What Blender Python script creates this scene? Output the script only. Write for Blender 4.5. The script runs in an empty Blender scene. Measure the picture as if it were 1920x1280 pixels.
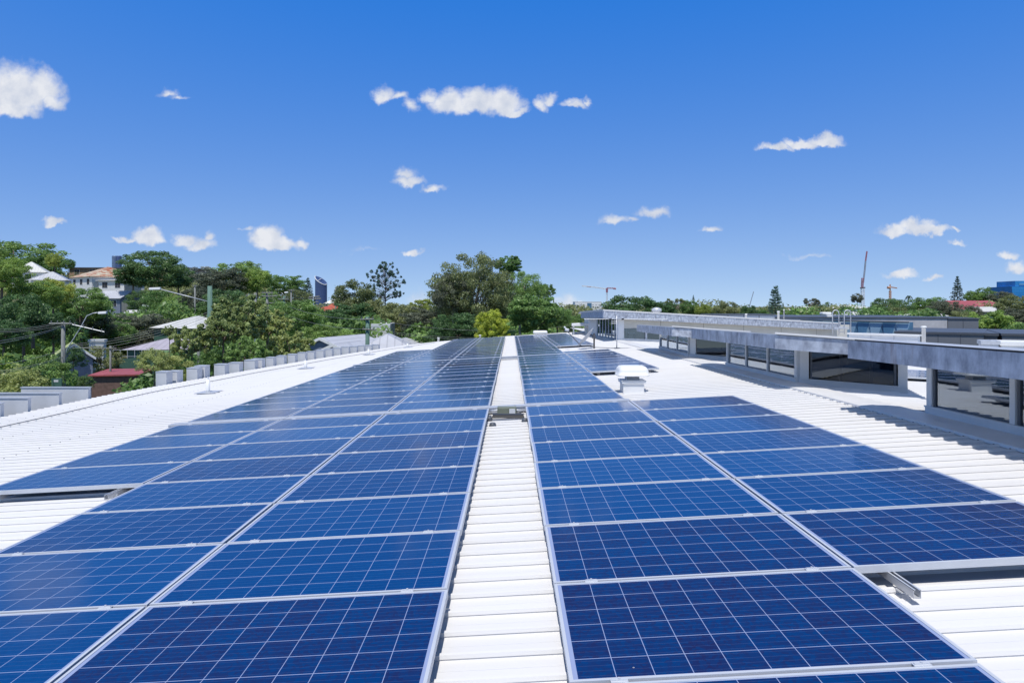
import bpy, math, random
import numpy as np
from mathutils import Vector, Matrix
R = math.radians
F, CX, HY = 1268.0, 957.7, 575.0          # lens in photo pixels: focal length, view axis column, horizon row
scene = bpy.context.scene
col = scene.collection

# ------------------------------------------------------------------ camera, sky, sun, exposure
cam_d = bpy.data.cameras.new('camera'); cam = bpy.data.objects.new('camera', cam_d); col.objects.link(cam)
cam.location = (0, 0, 0); cam.rotation_euler = (R(90), 0, 0)
cam_d.sensor_width = 36; cam_d.lens = 36 * F / 1920
cam_d.shift_x = (960 - CX) / 1920; cam_d.shift_y = -(640 - HY) / 1920
cam_d.clip_start = 0.05; cam_d.clip_end = 20000
scene.camera = cam
SUN = Vector((-0.07, -0.40, 1.0)).normalized()
sun_el = math.asin(SUN.z); sun_rot = math.atan2(SUN.x, SUN.y)
world = bpy.data.worlds.new('World'); scene.world = world; world.use_nodes = True
sun_d = bpy.data.lights.new('sun', 'SUN'); sun_d.energy = 4.2; sun_d.angle = R(0.5); sun_d.color = (1.0, 0.965, 0.91)
sun_o = bpy.data.objects.new('sun', sun_d); col.objects.link(sun_o)
sun_o.rotation_euler = SUN.to_track_quat('Z', 'Y').to_euler(); sun_o.location = (0, 0, 60)
scene.view_settings.view_transform = 'Standard'; scene.view_settings.look = 'None'
scene.view_settings.exposure = 0.0; scene.view_settings.gamma = 1.0

CLOUDS = [(25,165,80,52,1),(75,160,42,36,1),(20,200,55,22,1),(98,188,26,22,.8),(316,174,24,9,.55),(338,183,20,6,.45),
 (722,176,22,16,.75),(748,180,18,12,.7),(772,195,14,17,.55),(808,180,20,16,.8),(848,190,44,26,1),(900,187,46,27,1),(945,190,38,27,1),(962,208,30,10,.9),
 (1014,192,14,16,.75),(1030,182,17,12,.7),(1078,194,24,9,.7),(1100,187,9,8,.6),(1458,276,34,9,.85),(1502,268,36,12,.95),(1546,262,40,11,.9),
 (758,325,22,15,.6),(764,338,32,10,.8),(810,354,25,9,.8),(1150,411,28,10,.75),(1180,410,14,5,.5),(1223,398,32,13,.75),(1332,431,19,8,.7),
 (100,415,20,6,.8),(238,445,26,7,.8),(276,438,32,17,1),(292,446,24,13,1),(348,449,20,14,.8),(376,457,30,13,.8),(390,442,12,12,.7),
 (498,442,34,20,1),(520,456,46,15,1),(566,452,13,11,.8),(465,425,14,5,.45),(773,472,17,5,.7),
 (1678,431,36,11,.9),(1722,424,38,14,1),(1752,430,30,9,.95),(1790,427,12,5,.7),(1795,453,18,5,.6),(1690,511,32,8,.9),(1750,521,15,6,.75),
 (1893,479,22,9,.8),(1908,502,24,14,.85),(1520,482,42,5,.3),(1060,566,34,16,.5),(786,556,26,16,.35),(680,470,30,5,.2)]

def build_world():
    nt = world.node_tree; N = nt.nodes; L = nt.links; N.clear()
    def m(op, a, b=None, c=None, clamp=False):
        n = N.new('ShaderNodeMath'); n.operation = op; n.use_clamp = clamp
        for i, v in enumerate((a, b, c)):
            if v is None: continue
            if isinstance(v, (int, float)): n.inputs[i].default_value = v
            else: L.new(v, n.inputs[i])
        return n.outputs[0]
    def vm(op, a, b=None, out=0):
        n = N.new('ShaderNodeVectorMath'); n.operation = op
        for i, v in enumerate((a, b)):
            if v is None: continue
            if isinstance(v, (tuple, list)): n.inputs[i].default_value = v
            else: L.new(v, n.inputs[i])
        return n.outputs[out]
    sky = N.new('ShaderNodeTexSky'); sky.sky_type = 'NISHITA'; sky.sun_disc = False
    sky.sun_elevation = sun_el; sky.sun_rotation = sun_rot
    sky.altitude = 0; sky.air_density = 0.7; sky.dust_density = 0.0; sky.ozone_density = 4.0
    tc0 = N.new('ShaderNodeTexCoord')
    lifted = vm('NORMALIZE', vm('ADD', tc0.outputs['Generated'], (0, 0, 0.135)))
    L.new(lifted, sky.inputs['Vector'])
    # grade the sky toward the deep clear blue of the day in the band above the horizon
    g1 = vm('MULTIPLY', sky.outputs[0], (0.290 / SKYS, 0.184 / SKYS, 0.054 / SKYS))
    g1 = vm('ADD', g1, (-0.165 / SKYS, -0.022 / SKYS, 0.57 / SKYS))
    g1 = vm('MAXIMUM', g1, (0.0, 0.0, 0.0))
    sz = N.new('ShaderNodeSeparateXYZ'); L.new(tc0.outputs['Generated'], sz.inputs[0])
    gm = N.new('ShaderNodeMapRange'); gm.interpolation_type = 'SMOOTHSTEP'; L.new(sz.outputs[2], gm.inputs[0])
    gm.inputs[1].default_value = 0.46; gm.inputs[2].default_value = 0.75; gm.inputs[3].default_value = 0; gm.inputs[4].default_value = 1
    hs = N.new('ShaderNodeMix'); hs.data_type = 'RGBA'; L.new(gm.outputs[0], hs.inputs[0]); L.new(g1, hs.inputs[6])
    raw = vm('MULTIPLY', sky.outputs[0], (1.3, 1.2, 1.05)); L.new(raw, hs.inputs[7])
    tc = N.new('ShaderNodeTexCoord')
    sep = N.new('ShaderNodeSeparateXYZ'); L.new(tc.outputs['Generated'], sep.inputs[0])
    yy = m('MAXIMUM', sep.outputs[1], 0.05)
    tx = m('DIVIDE', sep.outputs[0], yy); tz = m('DIVIDE', sep.outputs[2], yy)
    cmb = N.new('ShaderNodeCombineXYZ'); L.new(tx, cmb.inputs[0]); L.new(tz, cmb.inputs[2])
    p0 = cmb.outputs[0]
    def noise(scale, detail, rough, vec):
        n = N.new('ShaderNodeTexNoise'); n.inputs['Scale'].default_value = scale; n.inputs['Detail'].default_value = detail
        n.inputs['Roughness'].default_value = rough; L.new(vec, n.inputs['Vector']); return n
    n1 = noise(34, 6, 0.55, p0)
    d = vm('SUBTRACT', n1.outputs['Color'], (0.5, 0.5, 0.5))
    sc = N.new('ShaderNodeVectorMath'); sc.operation = 'SCALE'; L.new(d, sc.inputs[0]); sc.inputs['Scale'].default_value = 0.036
    p = vm('ADD', p0, sc.outputs[0])
    best = None
    for (x, y, rx, ry, op) in CLOUDS:
        q = vm('SUBTRACT', p, ((x - CX) / F, 0, (HY - y - ry * .28) / F))
        q = vm('MULTIPLY', q, (F / (rx * 1.28), 0, F / (ry * 1.42)))
        q = vm('MAXIMUM', q, vm('MULTIPLY', q, (-1.0, 0, -1.65)))      # flatter underside
        ln = vm('LENGTH', q, None, 1)
        e = m('MULTIPLY', m('SUBTRACT', 1.0, ln), op)
        best = e if best is None else m('MAXIMUM', best, e)
    n2 = noise(95, 6, 0.6, p0)
    a = m('ADD', best, m('MULTIPLY', m('SUBTRACT', n2.outputs[0], 0.47), 0.42))
    mr = N.new('ShaderNodeMapRange'); mr.interpolation_type = 'SMOOTHSTEP'; L.new(a, mr.inputs[0])
    mr.inputs[1].default_value = 0.0; mr.inputs[2].default_value = 0.62; mr.inputs[3].default_value = 0; mr.inputs[4].default_value = 0.96
    front = m('GREATER_THAN', sep.outputs[1], 0.06)
    alpha = m('MULTIPLY', mr.outputs[0], front)
    ramp = N.new('ShaderNodeMapRange'); L.new(n1.outputs[0], ramp.inputs[0])
    ramp.inputs[1].default_value = 0.3; ramp.inputs[2].default_value = 0.62; ramp.inputs[3].default_value = 0; ramp.inputs[4].default_value = 1
    cc = N.new('ShaderNodeMix'); cc.data_type = 'RGBA'; L.new(ramp.outputs[0], cc.inputs[0])
    cc.inputs[6].default_value = (CW * 0.66, CW * 0.73, CW * 0.88, 1); cc.inputs[7].default_value = (CW * 0.98, CW, CW * 1.05, 1)
    mx = N.new('ShaderNodeMix'); mx.data_type = 'RGBA'
    L.new(alpha, mx.inputs[0]); L.new(hs.outputs[2], mx.inputs[6]); L.new(cc.outputs[2], mx.inputs[7])
    bg = N.new('ShaderNodeBackground'); bg.inputs[1].default_value = SKYS
    L.new(mx.outputs[2], bg.inputs[0])
    out = N.new('ShaderNodeOutputWorld'); L.new(bg.outputs[0], out.inputs[0])
SKYS = 0.11; CW = 0.84 / SKYS
build_world()

# ------------------------------------------------------------------ materials
MATS = {}
def nodes_of(name):
    m = bpy.data.materials.new(name); m.use_nodes = True
    nt = m.node_tree; return m, nt.nodes, nt.links, nt.nodes['Principled BSDF']
def mat(name, c, rough=0.6, metal=0.0, var=0.12, scale=3.0, bump=0.0, stripes=None, c2=None, stretch=(1, 1, 1), spec=0.5, sw=0.18):
    """surface colour with a procedural mottling; stripes=(axis, per metre, darkness) adds sheet seams"""
    if name in MATS: return MATS[name]
    m, N, L, b = nodes_of(name); MATS[name] = m
    b.inputs['Roughness'].default_value = rough; b.inputs['Metallic'].default_value = metal
    b.inputs['Specular IOR Level'].default_value = spec
    tc = N.new('ShaderNodeTexCoord'); mp = N.new('ShaderNodeMapping'); mp.inputs['Scale'].default_value = stretch
    L.new(tc.outputs['Object'], mp.inputs[0])
    n = N.new('ShaderNodeTexNoise'); n.inputs['Scale'].default_value = scale; n.inputs['Detail'].default_value = 6; n.inputs['Roughness'].default_value = 0.6
    L.new(mp.outputs[0], n.inputs['Vector'])
    cr = N.new('ShaderNodeValToRGB'); L.new(n.outputs[0], cr.inputs[0])
    cr.color_ramp.elements[0].position = 0.42 if c2 else 0.3; cr.color_ramp.elements[1].position = 0.56 if c2 else 0.7
    k = c2 if c2 else tuple(x * (1 - var) for x in c)
    cr.color_ramp.elements[0].color = (*k, 1)
    cr.color_ramp.elements[1].color = (*[min(1, x * (1 + (0 if c2 else var * 0.6))) for x in c], 1)
    out = cr.outputs[0]
    if stripes:
        ax, per, dk = stripes
        sp = N.new('ShaderNodeSeparateXYZ'); L.new(tc.outputs['Object'], sp.inputs[0])
        a = N.new('ShaderNodeMath'); a.operation = 'MULTIPLY'; L.new(sp.outputs[ax], a.inputs[0]); a.inputs[1].default_value = per
        f = N.new('ShaderNodeMath'); f.operation = 'FRACT'; L.new(a.outputs[0], f.inputs[0])
        g = N.new('ShaderNodeMath'); g.operation = 'LESS_THAN'; L.new(f.outputs[0], g.inputs[0]); g.inputs[1].default_value = sw
        s = N.new('ShaderNodeMath'); s.operation = 'MULTIPLY'; L.new(g.outputs[0], s.inputs[0]); s.inputs[1].default_value = dk
        mx = N.new('ShaderNodeMix'); mx.data_type = 'RGBA'; L.new(s.outputs[0], mx.inputs[0]); L.new(out, mx.inputs[6])
        mx.inputs[7].default_value = (*[x * 0.3 for x in c], 1); out = mx.outputs[2]
    L.new(out, b.inputs['Base Color'])
    if bump:
        bp = N.new('ShaderNodeBump'); bp.inputs['Strength'].default_value = bump; bp.inputs['Distance'].default_value = 0.02
        L.new(n.outputs[0], bp.inputs['Height']); L.new(bp.outputs[0], b.inputs['Normal'])
    return m
def leafmat(name, c, c2, trans=0.42):
    if name in MATS: return MATS[name]
    m, N, L, b = nodes_of(name); MATS[name] = m
    oi = N.new('ShaderNodeObjectInfo'); tc = N.new('ShaderNodeTexCoord'); geo = N.new('ShaderNodeNewGeometry')
    n = N.new('ShaderNodeTexNoise'); n.inputs['Scale'].default_value = 0.9; n.inputs['Detail'].default_value = 3
    L.new(geo.outputs['Position'], n.inputs['Vector'])
    n3 = N.new('ShaderNodeTexWhiteNoise'); 
    at = N.new('ShaderNodeAttribute'); at.attribute_name = 'rnd'
    mth = N.new('ShaderNodeMath'); mth.operation = 'MULTIPLY_ADD'; L.new(at.outputs['Fac'], mth.inputs[0]); mth.inputs[1].default_value = 0.7
    mr = N.new('ShaderNodeMapRange'); mr.inputs[1].default_value = 0.3; mr.inputs[2].default_value = 0.7; mr.inputs[3].default_value = 0; mr.inputs[4].default_value = 0.55
    L.new(n.outputs[0], mr.inputs[0]); L.new(mr.outputs[0], mth.inputs[2])
    mx = N.new('ShaderNodeMix'); mx.data_type = 'RGBA'; L.new(mth.outputs[0], mx.inputs[0])
    mx.inputs[6].default_value = (*c, 1); mx.inputs[7].default_value = (*c2, 1)
    hs = N.new('ShaderNodeHueSaturation'); L.new(mx.outputs[2], hs.inputs['Color'])
    v = N.new('ShaderNodeMapRange'); L.new(oi.outputs['Random'], v.inputs[0]); v.inputs[3].default_value = 0.8; v.inputs[4].default_value = 1.2
    v2 = N.new('ShaderNodeMapRange'); L.new(at.outputs['Fac'], v2.inputs[0]); v2.inputs[3].default_value = 0.72; v2.inputs[4].default_value = 1.35
    vm_ = N.new('ShaderNodeMath'); vm_.operation = 'MULTIPLY'; L.new(v.outputs[0], vm_.inputs[0]); L.new(v2.outputs[0], vm_.inputs[1])
    L.new(vm_.outputs[0], hs.inputs['Value']); hs.inputs['Saturation'].default_value = 0.86
    h = N.new('ShaderNodeMapRange'); L.new(oi.outputs['Random'], h.inputs[0]); h.inputs[3].default_value = 0.515; h.inputs[4].default_value = 0.485
    L.new(h.outputs[0], hs.inputs['Hue'])
    L.new(hs.outputs[0], b.inputs['Base Color']); b.inputs['Roughness'].default_value = 0.45; b.inputs['Specular IOR Level'].default_value = 0.5
    tr = N.new('ShaderNodeBsdfTranslucent'); L.new(hs.outputs[0], tr.inputs[0])
    ms = N.new('ShaderNodeMixShader'); ms.inputs[0].default_value = trans
    L.new(b.outputs[0], ms.inputs[1]); L.new(tr.outputs[0], ms.inputs[2]); L.new(ms.outputs[0], N['Material Output'].inputs[0])
    return m

M_roof = mat('white_roof_sheet', (0.72, 0.71, 0.70), 0.42, var=0.05, scale=0.9, spec=0.3, stretch=(.4, 4, 1))
M_alu = mat('anodised_aluminium', (0.60, 0.625, 0.67), 0.45, 0.2, var=0.05, scale=8)
M_rail = mat('mill_aluminium', (0.60, 0.61, 0.63), 0.4, 0.35, var=0.06, scale=10)
M_galv_lt = mat('bright_galvanised', (0.56, 0.58, 0.62), 0.45, 0.3, var=0.12, scale=12)
M_white = mat('white_paint', (0.80, 0.80, 0.79), 0.5, var=0.05, scale=1.5)
M_grey = mat('light_grey_paint', (0.64, 0.655, 0.67), 0.5, var=0.05, scale=1.5)
M_cream = mat('cream_cladding', (0.62, 0.60, 0.54), 0.7, var=0.08, scale=1.2, stripes=(0, 0.4, 0.5), sw=0.02)
M_black = mat('black_rubber_and_gap_shade', (0.02, 0.02, 0.022), 0.6)
M_dark = mat('dark_recess', (0.035, 0.037, 0.042), 0.7)
M_midgrey = mat('charcoal_panel', (0.17, 0.18, 0.20), 0.5, var=0.06, scale=0.6)
M_dkgrey = mat('dark_grey_metal', (0.085, 0.095, 0.115), 0.5, var=0.08)
M_conc = mat('weathered_concrete', (0.52, 0.51, 0.52), 0.85, var=0.2, scale=1.4, bump=0.2)
M_finc = mat('grey_painted_board', (0.60, 0.61, 0.63), 0.75, var=0.12, scale=1.8)
M_bark = mat('bark', (0.13, 0.105, 0.085), 0.9, var=0.35, scale=6, stretch=(3, 3, .6), bump=0.6)
M_palebark = mat('pale_bark', (0.34, 0.31, 0.28), 0.9, var=0.35, scale=6, stretch=(3, 3, .6), bump=0.4)
M_pole = mat('timber_pole', (0.22, 0.23, 0.22), 0.85, var=0.3, scale=5, stretch=(4, 4, .5))
M_polegreen = mat('green_treated_pole', (0.12, 0.21, 0.17), 0.85, var=0.3, scale=5, stretch=(4, 4, .5))
M_wire = mat('weathered_cable', (0.22, 0.23, 0.23), 0.5)
M_grass = mat('grass_ground', (0.075, 0.10, 0.035), 0.95, scale=0.18, c2=(0.10, 0.085, 0.05))
M_road = mat('asphalt', (0.065, 0.065, 0.068), 0.9, var=0.2, scale=1.5)
M_path = mat('concrete_path', (0.30, 0.28, 0.26), 0.9, var=0.15)

def galv(name, c, rust=0.0, fine=1.0):
    """weathered galvanised steel: cloudy blue-grey patches, down-streaks and a few rust runs"""
    m, N, L, b = nodes_of(name)
    tc = N.new('ShaderNodeTexCoord')
    def ns(scale, stretch, detail=5):
        mp = N.new('ShaderNodeMapping'); mp.inputs['Scale'].default_value = stretch; L.new(tc.outputs['Object'], mp.inputs[0])
        n = N.new('ShaderNodeTexNoise'); n.inputs['Scale'].default_value = scale; n.inputs['Detail'].default_value = detail; n.inputs['Roughness'].default_value = 0.65
        L.new(mp.outputs[0], n.inputs['Vector']); return n.outputs[0]
    a = ns(3.2 * fine, (1, 1, 1)); s = ns(5 * fine, (1, 1.2, 0.55)); r = ns(1.6, (1, 1.3, 0.12))
    ad = N.new('ShaderNodeMath'); ad.operation = 'ADD'; L.new(a, ad.inputs[0]); L.new(s, ad.inputs[1])
    cr = N.new('ShaderNodeValToRGB'); hf = N.new('ShaderNodeMath'); hf.operation = 'MULTIPLY'; L.new(ad.outputs[0], hf.inputs[0]); hf.inputs[1].default_value = 0.5
    L.new(hf.outputs[0], cr.inputs[0]); e = cr.color_ramp.elements
    e[0].position = 0.36; e[0].color = (c[0] * .5, c[1] * .5, c[2] * .52, 1)
    e[1].position = 0.64; e[1].color = (min(1, c[0] * 1.5), min(1, c[1] * 1.48), min(1, c[2] * 1.42), 1)
    mm = cr.color_ramp.elements.new(0.5); mm.color = (*c, 1)
    mr = N.new('ShaderNodeMapRange'); L.new(r, mr.inputs[0]); mr.inputs[1].default_value = 0.60; mr.inputs[2].default_value = 0.72; mr.inputs[4].default_value = rust
    mx = N.new('ShaderNodeMix'); mx.data_type = 'RGBA'; L.new(mr.outputs[0], mx.inputs[0]); L.new(cr.outputs[0], mx.inputs[6]); mx.inputs[7].default_value = (0.22, 0.12, 0.07, 1)
    L.new(mx.outputs[2], b.inputs['Base Color']); b.inputs['Roughness'].default_value = 0.6; b.inputs['Metallic'].default_value = 0.2
    return m
M_galv = galv('weathered_galvanised', (0.34, 0.38, 0.46), 0.8)
M_galv2 = galv('clean_galvanised', (0.44, 0.47, 0.53), 0.0, 2.2)

def glassmat(name, tint, refl=1.0, ior=1.55, base=None):
    m, N, L, b = nodes_of(name)
    N.remove(b)
    tr = N.new('ShaderNodeBsdfTransparent'); tr.inputs[0].default_value = (*tint, 1)
    gl = N.new('ShaderNodeBsdfGlossy'); gl.inputs['Roughness'].default_value = 0.015; gl.inputs['Color'].default_value = (refl * .82, refl * .91, refl, 1)
    lw = N.new('ShaderNodeLayerWeight'); lw.inputs[0].default_value = 0.5
    pw = N.new('ShaderNodeMath'); pw.operation = 'POWER'; L.new(lw.outputs['Facing'], pw.inputs[0]); pw.inputs[1].default_value = 1.9
    fr = N.new('ShaderNodeMath'); fr.operation = 'MULTIPLY_ADD'; L.new(pw.outputs[0], fr.inputs[0]); fr.inputs[1].default_value = 0.85; fr.inputs[2].default_value = 0.09
    bp = N.new('ShaderNodeBump'); nz = N.new('ShaderNodeTexNoise'); nz.inputs['Scale'].default_value = 1.3
    tc = N.new('ShaderNodeTexCoord'); L.new(tc.outputs['Object'], nz.inputs['Vector']); L.new(nz.outputs[0], bp.inputs['Height'])
    bp.inputs['Strength'].default_value = 0.15; bp.inputs['Distance'].default_value = 0.01; L.new(bp.outputs[0], gl.inputs['Normal'])
    ms = N.new('ShaderNodeMixShader'); L.new(fr.outputs[0], ms.inputs[0]); L.new(tr.outputs[0], ms.inputs[1]); L.new(gl.outputs[0], ms.inputs[2])
    L.new(ms.outputs[0], N['Material Output'].inputs[0]); return m
M_clear = glassmat('clear_window_glass', (0.8, 0.82, 0.85), 0.8, 1.5)
M_glass = glassmat('tinted_window_glass', (0.36, 0.38, 0.42), 1.0, 2.3)
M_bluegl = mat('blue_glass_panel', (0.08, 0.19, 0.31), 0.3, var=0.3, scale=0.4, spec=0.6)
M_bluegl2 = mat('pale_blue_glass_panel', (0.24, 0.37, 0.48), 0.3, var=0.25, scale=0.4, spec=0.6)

def solar_mat():
    m, N, L, b = nodes_of('polycrystalline_cells')
    uv = N.new('ShaderNodeUVMap'); uv.uv_map = 'UVMap'
    sp = N.new('ShaderNodeSeparateXYZ'); L.new(uv.outputs[0], sp.inputs[0])      # u,v in metres on the sheet
    def m_(op, a, b_=None, clamp=False):
        n = N.new('ShaderNodeMath'); n.operation = op; n.use_clamp = clamp
        for i, v in enumerate((a, b_)):
            if v is None: continue
            if isinstance(v, (int, float)): n.inputs[i].default_value = v
            else: L.new(v, n.inputs[i])
        return n.outputs[0]
    P_ = 0.1585; g = 0.0042 / P_
    cu = m_('DIVIDE', m_('SUBTRACT', sp.outputs[0], (1.63 - 10 * P_) / 2), P_)
    cv = m_('DIVIDE', m_('SUBTRACT', sp.outputs[1], (0.97 - 6 * P_) / 2), P_)
    def line(c, w):      # distance to nearest integer < w
        f = m_('FRACT', m_('ADD', c, 0.5)); return m_('LESS_THAN', m_('ABSOLUTE', m_('SUBTRACT', f, 0.5)), w)
    gap = m_('MAXIMUM', line(cu, g * 0.40), line(cv, g * 0.55))
    out = m_('MAXIMUM', m_('MAXIMUM', m_('LESS_THAN', cu, 0), m_('GREATER_THAN', cu, 10)), m_('MAXIMUM', m_('LESS_THAN', cv, 0), m_('GREATER_THAN', cv, 6)))
    white = m_('MAXIMUM', gap, out)
    fv = m_('FRACT', cv)
    bus = m_('LESS_THAN', m_('ABSOLUTE', m_('SUBTRACT', m_('FRACT', m_('MULTIPLY', fv, 4.0)), 0.5)), 0.022)
    ci = N.new('ShaderNodeCombineXYZ'); L.new(m_('FLOOR', cu), ci.inputs[0]); L.new(m_('FLOOR', cv), ci.inputs[1])
    oi = N.new('ShaderNodeObjectInfo'); L.new(m_('MULTIPLY', oi.outputs['Random'], 91.7), ci.inputs[2])
    wn = N.new('ShaderNodeTexWhiteNoise'); L.new(ci.outputs[0], wn.inputs['Vector'])
    geo = N.new('ShaderNodeNewGeometry')
    vo = N.new('ShaderNodeTexVoronoi'); vo.inputs['Scale'].default_value = 55; L.new(geo.outputs['Position'], vo.inputs['Vector'])
    sv = N.new('ShaderNodeSeparateColor'); L.new(vo.outputs['Color'], sv.inputs[0])
    big = N.new('ShaderNodeTexNoise'); big.inputs['Scale'].default_value = 0.45; L.new(geo.outputs['Position'], big.inputs['Vector'])
    t = m_('ADD', m_('ADD', m_('MULTIPLY', wn.outputs[0], 0.14), m_('MULTIPLY', sv.outputs[0], 0.20)), m_('MULTIPLY', m_('POWER', oi.outputs['Random'], 0.7), 0.66), True)
    cr = N.new('ShaderNodeValToRGB'); L.new(t, cr.inputs[0]); e = cr.color_ramp.elements
    e[0].position = 0.05; e[0].color = (0.012, 0.016, 0.074, 1)
    e[1].position = 0.95; e[1].color = (0.001, 0.060, 0.215, 1)
    k = e.new(0.36); k.color = (0.001, 0.036, 0.150, 1)
    m1 = N.new('ShaderNodeMix'); m1.data_type = 'RGBA'; L.new(m_('MULTIPLY', bus, 0.22), m1.inputs[0]); L.new(cr.outputs[0], m1.inputs[6]); m1.inputs[7].default_value = (0.18, 0.24, 0.45, 1)
    m2 = N.new('ShaderNodeMix'); m2.data_type = 'RGBA'; L.new(m_('MULTIPLY', white, 0.9), m2.inputs[0]); L.new(m1.outputs[2], m2.inputs[6]); m2.inputs[7].default_value = (0.31, 0.37, 0.56, 1)
    # dust specks
    dn = N.new('ShaderNodeTexVoronoi'); dn.inputs['Scale'].default_value = 2.6; L.new(geo.outputs['Position'], dn.inputs['Vector'])
    dk = m_('MULTIPLY', m_('LESS_THAN', dn.outputs['Distance'], 0.012), 0.7)
    m3 = N.new('ShaderNodeMix'); m3.data_type = 'RGBA'; L.new(dk, m3.inputs[0]); L.new(m2.outputs[2], m3.inputs[6]); m3.inputs[7].default_value = (0.45, 0.44, 0.42, 1)
    L.new(m3.outputs[2], b.inputs['Base Color'])
    rn = N.new('ShaderNodeMapRange'); L.new(big.outputs[0], rn.inputs[0]); rn.inputs[3].default_value = 0.07; rn.inputs[4].default_value = 0.16
    L.new(rn.outputs[0], b.inputs['Roughness']); b.inputs['IOR'].default_value = 1.2; b.inputs['Specular IOR Level'].default_value = 0.5
    return m
M_solar = solar_mat()

# ------------------------------------------------------------------ object helpers
def link(o, parent=None):
    col.objects.link(o)
    if parent is not None: o.parent = parent
    return o
def tag(o, label=None, cat=None, group=None, kind=None):
    if label: o['label'] = label
    if cat: o['category'] = cat
    if group: o['group'] = group
    if kind: o['kind'] = kind
    return o
def thing(name, label, cat, loc=(0, 0, 0), rz=0.0, group=None):
    o = bpy.data.objects.new(name, None); o.empty_display_size = 0.2
    o.location = loc; o.rotation_euler = (0, 0, rz); link(o); return tag(o, label, cat, group)
class MB:
    """collects simple shapes and links them as ONE mesh object"""
    def __init__(s): s.v = []; s.f = []; s.m = []; s.mi = 0
    def face(s, pts):
        n = len(s.v); s.v += [tuple(p) for p in pts]; s.f.append(tuple(range(n, n + len(pts)))); s.m.append(s.mi)
    def hexa(s, p):   # 8 points: bottom 4 ccw, top 4 ccw
        n = len(s.v); s.v += [tuple(q) for q in p]
        for f in ((3, 2, 1, 0), (4, 5, 6, 7), (0, 1, 5, 4), (1, 2, 6, 5), (2, 3, 7, 6), (3, 0, 4, 7)):
            s.f.append(tuple(n + i for i in f)); s.m.append(s.mi)
    def box(s, x0, x1, y0, y1, z0, z1):
        s.hexa([(x0, y0, z0), (x1, y0, z0), (x1, y1, z0), (x0, y1, z0), (x0, y0, z1), (x1, y0, z1), (x1, y1, z1), (x0, y1, z1)])
    def cbox(s, c, d): s.box(c[0] - d[0] / 2, c[0] + d[0] / 2, c[1] - d[1] / 2, c[1] + d[1] / 2, c[2] - d[2] / 2, c[2] + d[2] / 2)
    def prism(s, poly, z0f, z1f):   # poly ccw in plan; z as functions of (x,y)
        if sum(poly[i][0] * poly[(i + 1) % len(poly)][1] - poly[(i + 1) % len(poly)][0] * poly[i][1] for i in range(len(poly))) < 0: poly = poly[::-1]
        n = len(s.v); k = len(poly)
        s.v += [(x, y, z0f(x, y)) for x, y in poly] + [(x, y, z1f(x, y)) for x, y in poly]
        s.f.append(tuple(n + i for i in reversed(range(k)))); s.f.append(tuple(n + k + i for i in range(k))); s.m += [s.mi] * 2
        for i in range(k):
            j = (i + 1) % k; s.f.append((n + i, n + j, n + k + j, n + k + i)); s.m.append(s.mi)
    def tube(s, pts, r, seg=8, cap=True):
        pts = [Vector(p) for p in pts]; rr = r if isinstance(r, (list, tuple)) else [r] * len(pts)
        n0 = len(s.v); up = Vector((0, 0, 1)); prev = None
        for i, p in enumerate(pts):
            d = (pts[min(i + 1, len(pts) - 1)] - pts[max(i - 1, 0)]).normalized()
            if prev is None:
                a = d.cross(up); a = a if a.length > 1e-3 else Vector((1, 0, 0)); a.normalize()
            else:
                a = prev - d * prev.dot(d); a = a.normalized() if a.length > 1e-4 else prev
            prev = a; b = d.cross(a)
            for j in range(seg):
                t = 2 * math.pi * j / seg; s.v.append(tuple(p + (a * math.cos(t) + b * math.sin(t)) * rr[i]))
        for i in range(len(pts) - 1):
            for j in range(seg):
                k = (j + 1) % seg; a0 = n0 + i * seg
                s.f.append((a0 + j, a0 + k, a0 + seg + k, a0 + seg + j)); s.m.append(s.mi)
        if cap:
            s.f.append(tuple(n0 + j for j in reversed(range(seg)))); e = n0 + (len(pts) - 1) * seg
            s.f.append(tuple(e + j for j in range(seg))); s.m += [s.mi] * 2
    def lathe(s, c, prof, seg=24):   # prof: (radius, z)
        n0 = len(s.v)
        for r, z in prof:
            for j in range(seg):
                t = 2 * math.pi * j / seg; s.v.append((c[0] + r * math.cos(t), c[1] + r * math.sin(t), c[2] + z))
        for i in range(len(prof) - 1):
            for j in range(seg):
                k = (j + 1) % seg; a = n0 + i * seg
                s.f.append((a + j, a + k, a + seg + k, a + seg + j)); s.m.append(s.mi)
        s.f.append(tuple(n0 + j for j in reversed(range(seg)))); e = n0 + (len(prof) - 1) * seg
        s.f.append(tuple(e + j for j in range(seg))); s.m += [s.mi] * 2
    def mesh(s, name, mats):
        me = bpy.data.meshes.new(name); me.from_pydata(s.v, [], s.f)
        for m in (mats if isinstance(mats, (list, tuple)) else [mats]): me.materials.append(m)
        if max(s.m, default=0): me.polygons.foreach_set('material_index', s.m)
        me.update(); return me
    def build(s, name, mats, parent=None, smooth=False, bevel=0.0, loc=None):
        me = s.mesh(name, mats)
        if smooth: me.polygons.foreach_set('use_smooth', [True] * len(me.polygons))
        o = bpy.data.objects.new(name, me); link(o, parent)
        if loc is not None: o.location = loc
        if bevel:
            b = o.modifiers.new('bevel', 'BEVEL'); b.width = bevel; b.segments = 2; b.limit_method = 'ANGLE'
        return o
def copy_tree(o, parent=None):
    c = o.copy(); col.objects.link(c); c.parent = parent
    for ch in list(o.children): copy_tree(ch, c)
    return c
def P(x, y, v):           # the point of the place that photo pixel (x, y) shows, at distance v
    return Vector(((x - CX) / F * v, v, (HY - y) / F * v))
def smooth(t): t = max(0.0, min(1.0, t)); return t * t * (3 - 2 * t)

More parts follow.
